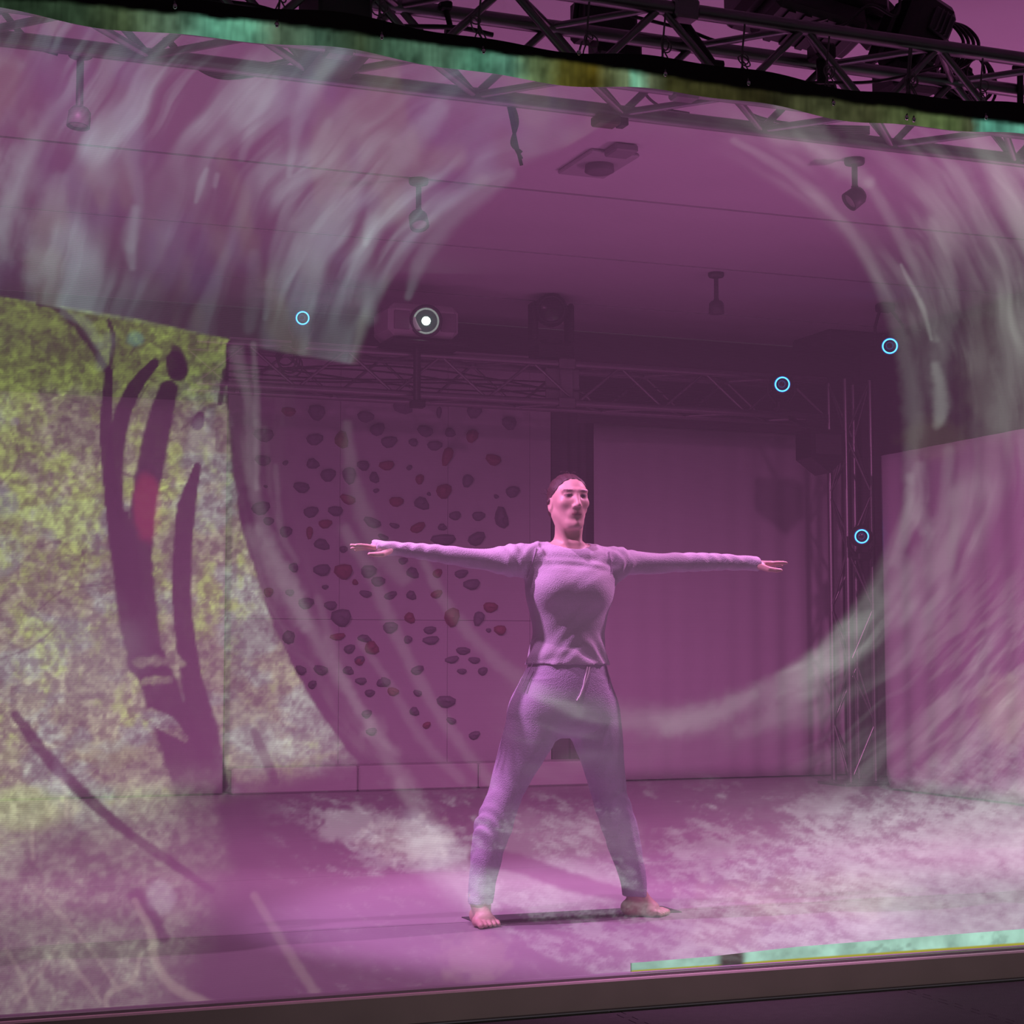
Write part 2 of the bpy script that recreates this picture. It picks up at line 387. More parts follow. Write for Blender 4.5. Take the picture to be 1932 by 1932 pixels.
for i, (x, y, a, b, c) in enumerate(holds):
    p = P(x, y, YW); s = (P(x + 10, y, YW).x - p.x) / 10
    M = Matrix.Translation((p.x, YW + 0.006, p.z)) @ Matrix.Rotation(rnd.uniform(-0.3, 0.3), 4, 'Y') @ Matrix.Diagonal((a * s, min(a, b) * s * 0.8 + 0.01, b * s, 1))
    put('climbing_hold', hm[(i % 6, c)], cw, M)

# crash mat along its foot
yk = 12.55
x0, x1 = P(437, 1460, yk).x, P(1120, 1460, yk).x; zk = P(800, 1443, yk).z
km = empty('crash_mat', ((x0 + x1) / 2, yk + 0.15, 0), 'long pale crash mat lying along the foot of the climbing wall', 'mat')
M_MATC = mat('mat_cover', (0.42, 0.38, 0.41), 0.7, 0, 0.06, 4, 0.05, 50)
for k in range(3):
    L = (x1 - x0) / 3
    MB().box((x0 + L * (k + 0.5), yk + 0.15, zk / 2 + 0.002), (L - 0.006, 0.3, zk), bev=0.012).build('mat_section', M_MATC, km)

# ================================================================== TRUSSES
def cyl_mesh(name, m, seg=8):
    return MB().tube([(0, 0, 0), (0, 0, 1)], 1.0, seg).mesh(name, m)
BRACE = cyl_mesh('brace', M_ALU)
def brace(parent, a, b, r, name='brace'):
    a, b = Vector(a), Vector(b); d = b - a
    return put(name, BRACE, parent, frame_to(a, d) @ Matrix.Diagonal((r, r, d.length, 1)))
def box_truss(name, o, axis, L, e1, e2, s1, s2, bay, label, rc=0.025, rb=0.011, group=None, skip=()):
    """four chords from o along axis; section spans s1 along e1 and s2 along e2"""
    o, axis, e1, e2 = Vector(o), Vector(axis), Vector(e1), Vector(e2)
    t = empty(name, o, label, 'truss', group)
    cor = [(0, 0), (s1, 0), (s1, s2), (0, s2)]
    for a, b in cor:
        p = o + e1 * a + e2 * b
        MB().tube([p, p + axis * L], rc, 14).build('chord', M_ALU, t)
    n = int(round(L / bay)); bay = L / n
    for f in range(4):
        if f in skip: continue
        (a0, b0), (a1, b1) = cor[f], cor[(f + 1) % 4]
        for i in range(n):
            p, q = ((a0, b0), (a1, b1)) if (i + f) % 2 == 0 else ((a1, b1), (a0, b0))
            brace(t, o + e1 * p[0] + e2 * p[1] + axis * (i * bay), o + e1 * q[0] + e2 * q[1] + axis * ((i + 1) * bay), rb)
    return t
X, Y, Z = Vector((1, 0, 0)), Vector((0, 1, 0)), Vector((0, 0, 1))
ft = box_truss('lighting_truss', (-0.42, 5.15, 2.795), X, 6.4, Y, Z, 0.30, 0.265, 0.265, 'aluminium box truss across the top carrying the projection gauze and lamps', rb=0.013)
for u in (640, 1290):          # sleeve blocks where truss lengths are joined
    p = P(u, 30, 5.15)
    for zz in (2.795, 3.06): MB().box((p.x, 5.15, zz), (0.09, 0.068, 0.068), bev=0.008).build('coupler', M_ALU, ft)
MB().box((P(655, 30, 5.16).x, 5.30, 2.93), (0.17, 0.26, 0.30), bev=0.01).build('corner_block', mat('grey_block', (0.05, 0.047, 0.05), 0.6), ft)
bt = box_truss('lighting_truss', (2.35, 11.95, 2.80), X, 4.87, Y, Z, 0.32, 0.285, 0.36, 'box truss crossing above the climbing wall and pale curtain at the back', rb=0.011)
for u in (1068,):
    p = P(u, 720, 11.95)
    for zz in (2.80, 3.085): MB().box((p.x, 11.95, zz), (0.13, 0.075, 0.075), bev=0.008).build('coupler', M_ALU, bt)
    MB().box((p.x, 12.02, 2.94), (0.26, 0.03, 0.24), bev=0.006).build('joint_plate', mat('joint_grey', (0.2, 0.19, 0.2), 0.5), bt)
    MB().box((p.x + 0.02, 12.02, 2.94), (0.10, 0.08, 0.24), bev=0.006).build('joint_plate', mat('joint_grey', (0.2, 0.19, 0.2), 0.5), bt)
# cables tied along the back truss
def cable(name, pts, r, label, m=M_CABLE, n=8):
    return tag(MB().tube(spline(pts, n), r, 6).build(name, m), label, 'cable')
for k in range(5):
    xs = np.linspace(2.55, 6.2, 16)
    cable('truss_cable', [(x, 11.99 + 0.05 * k, 2.88 + 0.10 * math.sin(1.7 * x + k * 1.9) * (0.3 + 0.5 * ((k * 37) % 10) / 10) + 0.02 * k) for x in xs], 0.007,
          ['thin black cable looping low through the back truss', 'black cable wound through the back truss, nearest the projector', 'black cable sagging in the middle of the back truss', 'black cable along the rear of the back truss', 'uppermost black cable strung through the back truss'][k])

# right tower
tx0 = P(1600, 1100, 11.8).x; tx1 = P(1637, 1100, 11.8).x
tw = box_truss('truss_tower', (tx0, 11.80, 0.03), Z, 3.05, X, Y, 0.22, 0.24, 0.42, 'upright truss tower standing at the right back corner of the stage', rc=0.022, rb=0.010)
MB().box((tx0 + 0.11, 11.92, 0.014), (0.42, 0.40, 0.022), bev=0.004).build('base_plate', M_ALU, tw)

# ================================================================== LAMPS AND DEVICES
def clampbar(mb, top, bot): mb.tube([top, bot], 0.014, 8)
def led_spot(u, v, Yp, aim, label, ring_px=12.0, base=True, stalk=None):
    """dark lamp head with a glowing blue lens ring"""
    c = P(u, v, Yp); s = (P(u + 10, v, Yp).x - c.x) / 10 * 0.93; R = ring_px * s
    t = empty('ring_spotlight', c, label, 'stage light', 'stage lamps with glowing blue rings')
    M = frame_to(c, Vector(aim) - c)
    MB().lathe([(0.0, -0.17), (R * 1.25, -0.17), (R * 1.75, -0.14), (R * 1.8, -0.06), (R * 1.5, -0.02), (R * 1.42, -0.004), (R * 1.1, -0.004), (R * 1.05, -0.03), (0, -0.03)], M, 24).build('lamp_head', M_BLACK, t)
    MB().lathe([(0.0, -0.028), (R * 0.85, -0.026), (R * 0.86, -0.03)], M, 24).build('lens', mat('dark_lens', (0.02, 0.008, 0.02), 0.15), t)
    MB().torus(M, R, R * 0.085, 36, 8).build('led_ring', M_CYAN, t)
    MB().torus(M @ Matrix.Translation((0, 0, -0.006)), R * 1.09, R * 0.075, 36, 8).build('ring_trim', M_BLUE, t)
    if stalk is not None:
        for sx in (-1, 1):
            q = M @ Vector((sx * R * 2.0, 0, -0.09)); e = Vector(stalk)
            MB().tube([q, Vector((q.x, q.y, (q.z + e.z) / 2 if abs(q.z - e.z) > .1 else q.z)), e + Vector((sx * R * 0.8, 0, 0))], 0.012, 6).build('yoke_arm', M_BLACK, t)
        MB().box(stalk, (R * 2.4, 0.10, 0.06), bev=0.01).build('yoke_base', M_BLACK, t)
    return t
cen = Vector((2.6, 6.0, 1.0))
led_spot(571, 600, 11.70, (2.0, 4.0, 1.4), 'lamp with a glowing blue ring, left of the projector', stalk=P(566, 648, 11.86))
led_spot(1476, 725, 11.62, (3.0, 4.0, 1.4), 'lamp with a glowing blue ring on the back truss above the pale curtain', stalk=P(1476, 765, 11.80))
led_spot(1679, 653, 11.3, (3.0, 4.0, 1.2), 'uppermost lamp with a glowing blue ring in the right back corner', stalk=Vector((P(1679, 653, 11.3).x + 0.03, 11.40, ZC - 0.035)))
led_spot(1626, 1012, 11.50, (3.2, 4.0, 1.2), 'lowest lamp with a glowing blue ring, clamped to the truss tower', ring_px=11, stalk=P(1626, 1050, 11.71))

# rear projector
c = P(803, 606, 11.76); pw = P(870, 606, 11.76).x - P(737, 606, 11.76).x
pj = empty('video_projector', (c.x, c.y, c.z - 0.14), 'pale video projector with its lens shining, on a black shelf over the back truss', 'projector')
M_PJ = mat('projector_shell', (0.52, 0.47, 0.50), 0.5, 0, 0.05, 6)
MB().box((c.x, c.y + 0.22, c.z + 0.01), (pw, 0.42, 0.23), bev=0.045).build('case', M_PJ, pj)
Ml = frame_to((c.x, c.y - 0.01, c.z), Vector((1.0, 2.0, 1.6)) - c)
MB().lathe([(0.115, -0.04), (0.115, 0.015), (0.095, 0.02), (0.09, -0.0), (0.05, -0.01)], Ml, 28).build('lens_barrel', mat('lens_barrel', (0.03, 0.045, 0.04), 0.3), pj)
MB().lathe([(0.085, -0.004), (0.03, 0.004), (0, 0.005)], Ml, 24).build('lens_glass', mat('lens_glass', (0.02, 0.05, 0.04), 0.05, emit=(0.3, 0.9, 0.65), estr=0.05), pj)
MB().lathe([(0.03, 0.008), (0.017, 0.016), (0, 0.018)], Ml, 16).build('lens_light', mat('lens_light', (1, 1, 1), 0.3, emit=(0.85, 1.0, 0.92), estr=14), pj)
for sx in (-1, 1):
    MB().box((c.x + sx * pw * 0.33, c.y + 0.008, c.z), (pw * 0.22, 0.012, 0.13), bev=0.004).build('vent_grille', mat('vent_grille', (0.22, 0.19, 0.21), 0.6), pj)
    MB().tube([(c.x + sx * pw * 0.36, c.y + 0.1, c.z - 0.10), (c.x + sx * pw * 0.36, c.y + 0.1, c.z - 0.135)], 0.018, 8).build('foot', M_BLACK, pj)
sh = empty('projector_shelf', (c.x, 11.88, 2.75), 'black shelf on a post carrying the projector over the back truss', 'shelf')
MB().box((c.x + 0.03, c.y + 0.2, c.z - 0.15), (pw * 1.05, 0.44, 0.025), bev=0.004).build('board', M_BLACK, sh)
MB().tube([(c.x - 0.02, 11.885, c.z - 0.16), (c.x - 0.02, 11.885, 2.72)], 0.026, 10).build('post', M_BLACK, sh)
MB().box((c.x - 0.02, 11.875, 2.72), (0.1, 0.07, 0.05), bev=0.006).build('clamp', M_BLACK, sh)

def moving_head(name, base, aim, s, label, up=1, group=None, m=M_BLACK):
    """base box, two yoke arms, rounded head with lens; up=-1 hangs"""
    t = empty(name, base, label, 'stage light', group); base = Vector(base)
    MB().box(base + Vector((0, 0, up * 0.07 * s)), (0.30 * s, 0.26 * s, 0.14 * s), bev=0.02 * s).build('base', m, t)
    MB().tube([base + Vector((0, 0, up * 0.13 * s)), base + Vector((0, 0, up * 0.18 * s))], 0.09 * s, 16).build('swivel', m, t)
    for sx in (-1, 1):
        MB().box(base + Vector((sx * 0.155 * s, 0, up * 0.32 * s)), (0.05 * s, 0.13 * s, 0.32 * s), bev=0.018 * s).build('yoke_arm', m, t)
    c = base + Vector((0, 0, up * 0.42 * s)); M = frame_to(c, Vector(aim) - c)
    MB().lathe([(0, -0.24 * s), (0.06 * s, -0.235 * s), (0.105 * s, -0.19 * s), (0.13 * s, -0.05 * s), (0.132 * s, 0.1 * s), (0.115 * s, 0.19 * s), (0.10 * s, 0.195 * s), (0.095 * s, 0.17 * s), (0, 0.175 * s)], M, 22).build('lamp_head', m, t)
    MB().lathe([(0.092 * s, 0.176 * s), (0.05 * s, 0.185 * s), (0, 0.188 * s)], M, 18).build('lens', mat('dark_lens', (0.02, 0.008, 0.02), 0.15), t)
    return t
moving_head('moving_head_light', (P(1040, 690, 12.1).x, 12.1, 3.114), (2.6, 6.2, 2.6), 0.92, 'black moving head lamp standing on the back truss right of the projector')

# hanging speaker at the right end of the back truss
c = P(1548, 852, 11.5)
sp = empty('hanging_speaker', (c.x, c.y, c.z), 'small dark wedge shaped speaker hanging at the right end of the back truss', 'speaker')
hw = P(1580, 852, 11.5).x - c.x; hh = c.z - P(1548, 895, 11.5).z
poly = [(-hw, hh * 0.9), (hw, hh * 0.9), (hw, -hh * 0.3), (hw * 0.1, -hh), (-hw, -hh * 0.35)]
MB().prism(poly, -0.11, 0.11, Matrix.Translation(c) @ Matrix.Rotation(math.pi / 2, 4, 'X')).build('cabinet', M_BLACK, sp)
MB().tube([c + Vector((0, 0, hh * 0.9)), (c.x, c.y, 2.60), (c.x, 11.93, 2.772)], 0.02, 8).build('bracket', M_BLACK, sp)
MB().box(c + Vector((0, -0.115, hh * 0.25)), (hw * 1.5, 0.012, hh * 0.9), bev=0.004).build('grille', mat('speaker_grille', (0.03, 0.028, 0.03), 0.7), sp)

# coil of cable below the left ring lamp
mb = MB(); c = P(538, 672, 11.905)
for k in range(4):
    mb.torus(frame_to(c + Vector((0.01 * k, -0.012 * k, -0.02 * k)), (0.05 * k, -1, 0.06 * (k - 1.5))), 0.062 + 0.008 * k, 0.006, 26, 6)
tag(mb.build('cable_coil', M_CABLE), 'coil of black cable hanging on the back truss below the left ring lamp', 'cable')

# ------------------------------------------------------------------ ceiling fittings
M_SPOT = mat('ceiling_spot_shell', (0.10, 0.09, 0.10), 0.5, 0, 0.1, 6)
def ceiling_spot(u, vt, vb, dia_px, label, tilt=(0, 0)):
    q = G(u, vt, ZC); s = (P(u + 10, vt, q.y).x - q.x) / 10 * 0.93; R = dia_px * s / 2
    zb = P(u, vb, q.y).z
    t = empty('ceiling_spotlight', (q.x, q.y, ZC), label, 'ceiling light', 'spotlights on the ceiling')
    MB().lathe([(0, ZC - 0.03), (0.05, ZC - 0.03), (0.055, ZC - 0.02), (0.055, ZC), (0, ZC)], Matrix.Translation((q.x, q.y, 0)), 16).build('ceiling_plate', M_SPOT, t)
    MB().tube([(q.x, q.y, ZC - 0.02), (q.x, q.y, zb + R * 1.6)], 0.016, 8).build('stem', M_SPOT, t)
    MB().box((q.x, q.y, zb + R * 1.75), (R * 0.6, R * 0.5, R * 0.5), bev=0.004).build('knuckle', M_SPOT, t)
    M = Matrix.Translation((q.x, q.y, zb + R * 0.8)) @ Matrix.Rotation(tilt[0], 4, 'X') @ Matrix.Rotation(tilt[1], 4, 'Y')
    MB().lathe([(0, R * 0.9), (R * 0.7, R * 0.85), (R * 0.95, R * 0.5), (R, -R * 0.8), (R * 0.86, -R * 0.82), (R * 0.8, -R * 0.5), (0, -R * 0.5)], M, 22).build('lamp_head', M_SPOT, t)
    MB().lathe([(R * 0.78, -R * 0.55), (R * 0.4, -R * 0.62), (0, -R * 0.64)], M, 16).build('lamp_glass', mat('unlit_lamp_glass', (0.45, 0.42, 0.42), 0.25), t)
ceiling_spot(152, 95, 240, 48, 'dark ceiling spotlight on a long stem at the upper left', (-0.1, 0.1))
ceiling_spot(790, 338, 430, 38, 'ceiling spotlight on a hooked stem right of the upper left swirl', (-0.5, 0))
ceiling_spot(1351, 515, 592, 28, 'small ceiling spotlight above the pale curtain')
ceiling_spot(1612, 300, 388, 36, 'ceiling spotlight tilted sideways at the upper right of the clear disc', (0.2, 0.9))
# recessed cassette
q = G(1128, 305, ZC)
ac = empty('ceiling_cassette', (q.x, q.y, ZC), 'square recessed ceiling unit with a dark round centre above the performer', 'ceiling unit')
M_CAS = mat('cassette_shell', (0.38, 0.35, 0.38), 0.6)
MB().box((q.x, q.y, ZC - 0.012), (0.28, 0.46, 0.024), bev=0.008).build('faceplate', M_CAS, ac)
MB().lathe([(0.075, -0.02), (0.08, -0.06), (0.06, -0.07), (0, -0.07)], Matrix.Translation((q.x + 0.0, q.y - 0.02, ZC)), 22).build('round_outlet', mat('cassette_dark', (0.14, 0.12, 0.14), 0.6), ac)
q2 = G(1172, 276, ZC)
MB().box((q2.x, q2.y, ZC - 0.025), (0.13, 0.15, 0.04), bev=0.008).build('sensor_box', mat('cassette_grey', (0.22, 0.2, 0.22), 0.6), ac)
# dark ceiling duct piece at right
q = G(1640, 600, ZC)
tag(MB().box((P(1640, 590, 12.6).x, 12.75, ZC - 0.05), (0.95, 0.6, 0.10), bev=0.02).build('ceiling_duct', mat('duct_dark', (0.08, 0.07, 0.08), 0.7)), 'low dark duct box on the ceiling above the right back corner', 'duct')

# ------------------------------------------------------------------ black lamps on the front truss
def px_at(u, v, Yp): return P(u, v, Yp)
# square wash lamp
c = P(1150, 40, 5.62)
wl = empty('wash_light', c, 'black square wash lamp hung behind the front truss, left of the big black box', 'stage light')
MB().box(c + Vector((0.0, 0.05, 0.02)), (0.20, 0.16, 0.15), bev=0.014).build('lamp_body', M_BLACK, wl)
MB().box(c + Vector((0.03, 0.02, -0.095)), (0.17, 0.10, 0.07), bev=0.01).build('ballast', M_BLACK, wl)
for sx in (-1, 1): MB().tube([c + Vector((sx * 0.112, 0.05, 0.0)), c + Vector((sx * 0.112, 0.0, 0.14)), c + Vector((sx * 0.04, -0.05, 0.19))], 0.011, 6).build('yoke_arm', M_BLACK, wl)
MB().tube([c + Vector((-0.09, 0.0, 0.19)), c + Vector((0.09, 0, 0.19))], 0.018, 8).build('clamp', M_BLACK, wl)
# big black box
c = P(1520, -10, 5.98)
bb = empty('large_stage_light', c, 'largest black box shaped stage light hung over the front truss', 'stage light')
rot = Matrix.Rotation(0.12, 3, 'Y') @ Matrix.Rotation(-0.25, 3, 'X')
MB().box(c, (0.56, 0.36, 0.26), rot, bev=0.03).build('lamp_body', M_BLACK, bb)
MB().box(c + rot @ Vector((-0.02, -0.04, -0.16)), (0.40, 0.24, 0.10), rot, bev=0.02).build('lower_housing', M_BLACK, bb)
MB().box(c + rot @ Vector((0.0, -0.185, 0.02)), (0.46, 0.02, 0.18), rot, bev=0.006).build('front_panel', mat('black_panel', (0.02, 0.018, 0.022), 0.35), bb)
for k in range(5): MB().box(c + rot @ Vector((-0.15 + 0.07 * k, -0.04, -0.213)), (0.03, 0.2, 0.012), rot).build('cooling_fin', M_BLACK, bb)
MB().box(c + rot @ Vector((0.25, -0.08, -0.10)), (0.16, 0.10, 0.20), rot @ Matrix.Rotation(0.7, 3, 'Y'), bev=0.015).build('side_arm', M_BLACK, bb)
# moving head, tilted
c = P(1722, 95, 5.64)
t = empty('moving_head_light', c, 'black tilted moving head lamp with looping cables at the upper right of the front truss', 'stage light')
rt = Matrix.Rotation(0.42, 3, 'Y')
MB().box(c + rt @ Vector((0.01, 0.04, 0.08)), (0.20, 0.20, 0.30), rt, bev=0.035).build('lamp_head', M_BLACK, t)
MB().box(c + rt @ Vector((0.04, -0.065, 0.12)), (0.09, 0.02, 0.10), rt, bev=0.004).build('vent_grille', mat('vent_dark', (0.05, 0.048, 0.055), 0.5), t)
for k in range(3): MB().box(c + rt @ Vector((0.02 + 0.02 * k, -0.08, 0.12)), (0.006, 0.012, 0.09), rt).build('vent_fin', mat('vent_fin', (0.10, 0.09, 0.10), 0.5), t)
MB().box(c + Vector((-0.01, 0.04, -0.11)), (0.20, 0.18, 0.12), bev=0.02).build('base', M_BLACK, t)
for sx in (-1, 1): MB().box(c + rt @ Vector((sx * 0.118, 0.04, 0.0)), (0.022, 0.10, 0.24), rt, bev=0.008).build('yoke_arm', M_BLACK, t)
MB().tube([c + Vector((0.0, -0.1, -0.03)), c + Vector((0.0, 0.0, -0.06))], 0.03, 10).build('clamp', M_BLACK, t)
for k in range(4):
    s_ = 0.9 + 0.12 * k
    pts = [c + Vector((0.10, -0.02, 0.12)), c + Vector((0.16 * s_, -0.05, 0.10)), c + Vector((0.19 * s_, -0.08, 0.03)), c + Vector((0.15 * s_, -0.09, -0.05)), c + Vector((0.10, -0.06, -0.10))]
    MB().tube(spline(pts, 7), 0.007, 6).build('power_cable', M_CABLE, t)
# small par lamp beside it with coiled cables
c = P(1800, 160, 5.86)
t = empty('par_lamp', c, 'small round black lamp wrapped in coiled cable below the tilted moving head', 'stage light')
M = frame_to(c, (-0.25, -1, -0.35))
MB().lathe([(0, -0.14), (0.045, -0.13), (0.068, -0.07), (0.072, 0.05), (0.06, 0.055), (0.055, 0.02), (0, 0.02)], M, 20).build('lamp_head', M_BLACK, t)
MB().lathe([(0.054, 0.022), (0.02, 0.03), (0, 0.031)], M, 14).build('lens', mat('dark_lens', (0.02, 0.008, 0.02), 0.15), t)
for sx in (-1, 1): MB().tube([c + Vector((sx * 0.08, 0, 0)), c + Vector((sx * 0.08, 0.0, 0.07)), c + Vector((0, 0.0, 0.115))], 0.008, 6).build('yoke_arm', M_BLACK, t)
for k in range(5):
    MB().torus(frame_to(c + Vector((0.012 * k - 0.02, -0.09 - 0.012 * k, 0.02 - 0.012 * k)), (0.15 * (k - 2), -1, 0.1 * (k % 3 - 1))), 0.085 + 0.008 * (k % 3), 0.006, 26, 6).build('cable_loop', M_CABLE, t)
# dark clamps and brackets between the chords
def bracket(u0, v0, u1, v1, Yp, r, label):
    a, b = P(u0, v0, Yp), P(u1, v1, Yp)
    t = empty('lamp_bracket', a, label, 'bracket', 'black brackets on the front truss')
    MB().tube([a, b], r, 8).build('bar', M_BLACK, t)
    MB().box(a, (r * 4, r * 4, r * 3), bev=r * 0.5).build('clamp', M_BLACK, t)
    MB().tube([b + Vector((-r * 2.2, 0, 0)), b + Vector((r * 2.2, 0, 0))], r * 1.2, 8).build('foot', M_BLACK, t)
bracket(1285, 35, 1345, 122, 5.34, 0.016, 'slanting black bracket on the front truss left of the big black box')
bracket(1550, 100, 1552, 168, 5.36, 0.020, 'upright black bracket on the front truss below the big black box')
bracket(840, 12, 852, 60, 5.42, 0.010, 'short black strap bracket at the left end of the visible front truss')
bracket(1925, 130, 1925, 215, 5.42, 0.012, 'black bracket at the right edge of the front truss')

# cables on the front truss
cable('truss_cable', [P(1190, 30, 5.4), P(1290, 55, 5.42), P(1370, 80, 5.44), P(1460, 60, 5.5), P(1560, 35, 5.5)], 0.006, 'black cable running from the square wash lamp to the big black box')
cable('truss_cable', [P(1440, 158, 5.3), P(1540, 156, 5.3), P(1640, 155, 5.3), P(1720, 140, 5.34), P(1790, 120, 5.4)], 0.006, 'thin black cable stretched level below the front truss at the right')
cable('truss_cable', [P(300, -5, 5.3), P(460, 8, 5.3), P(560, 32, 5.3), P(700, 48, 5.3), P(860, 52, 5.3), P(930, 66, 5.3)], 0.008, 'black cable lying along the front truss at the upper left')
cable('truss_cable', [P(1700, -20, 5.6), P(1690, 30, 5.58), P(1640, 10, 5.6), P(1585, 50, 5.6), P(1500, 60, 5.6)], 0.006, 'black cable linking the big black box to the moving head')
for k in range(5):
    yk_ = 5.50 + 0.016 * k
    cable('hanging_cable', [P(1368 + 3 * k, 168, yk_), P(1400 + 4 * k, 205 + 5 * k, yk_), P(1450 + 6 * k, 226 + 7 * k, yk_), P(1530, 236 + 5 * k, yk_), P(1640, 240 + 3 * k, yk_)], 0.005,
          ['uppermost', 'second', 'middle', 'fourth', 'lowest'][k] + ' of the looped cables sagging behind the gauze at the upper right')
for k in range(4):
    yk_ = 5.50 + 0.018 * k
    cable('hanging_cable', [P(308 + 3 * k, 72, yk_), P(350 + 5 * k, 110 + 4 * k, yk_), P(420, 132 + 5 * k, yk_), P(500, 122 + 5 * k, yk_), P(560, 108, yk_)], 0.006,
          ['uppermost', 'second', 'third', 'lowest'][k] + ' of the looped cables sagging behind the gauze at the upper left')
cable('hanging_cable', [P(-10, 0, 5.5), P(20, 40, 5.5), P(60, 82, 5.5), P(110, 100, 5.5)], 0.010, 'thick cable drooping at the top left corner')
for k in range(3):
    yk_ = 5.50 + 0.018 * k
    cable('hanging_cable', [P(958 + 4 * k, 192, yk_), P(966 + 5 * k, 230, yk_), P(974 - 4 * k, 270, yk_), P(984, 312 - 12 * k, yk_)], 0.006,
          ['left', 'middle', 'right'][k] + ' strand of the cable bunch hanging down beneath the front truss')
cable('hanging_cable', [P(1208, 160, 5.5), P(1225, 186, 5.5), P(1255, 205, 5.5), P(1300, 214, 5.5)], 0.005, 'single cable curving down under the front truss above the ceiling unit')
# small lamp box hanging under rear chord
c = P(1143, 228, 5.46)
t = empty('small_lamp', c, 'small box lamp clamped under the front truss above the ceiling unit', 'stage light')
MB().box(c, (0.085, 0.07, 0.034), bev=0.006).build('lamp_body', mat('lamp_olive', (0.10, 0.10, 0.03), 0.6), t)
MB().box(c + Vector((0.06, 0, 0.0)), (0.03, 0.05, 0.03), bev=0.004).build('side_flap', M_BLACK, t)
MB().tube([c + Vector((0, 0, 0.015)), c + Vector((0, 0, 0.055))], 0.008, 8).build('clamp', M_BLACK, t)

# ================================================================== PERFORMER
YD = 6.14
X0 = P(1070, 1500, YD).x
def L2(u, v):
    p = P(u, v, YD); return p.x - X0, p.z

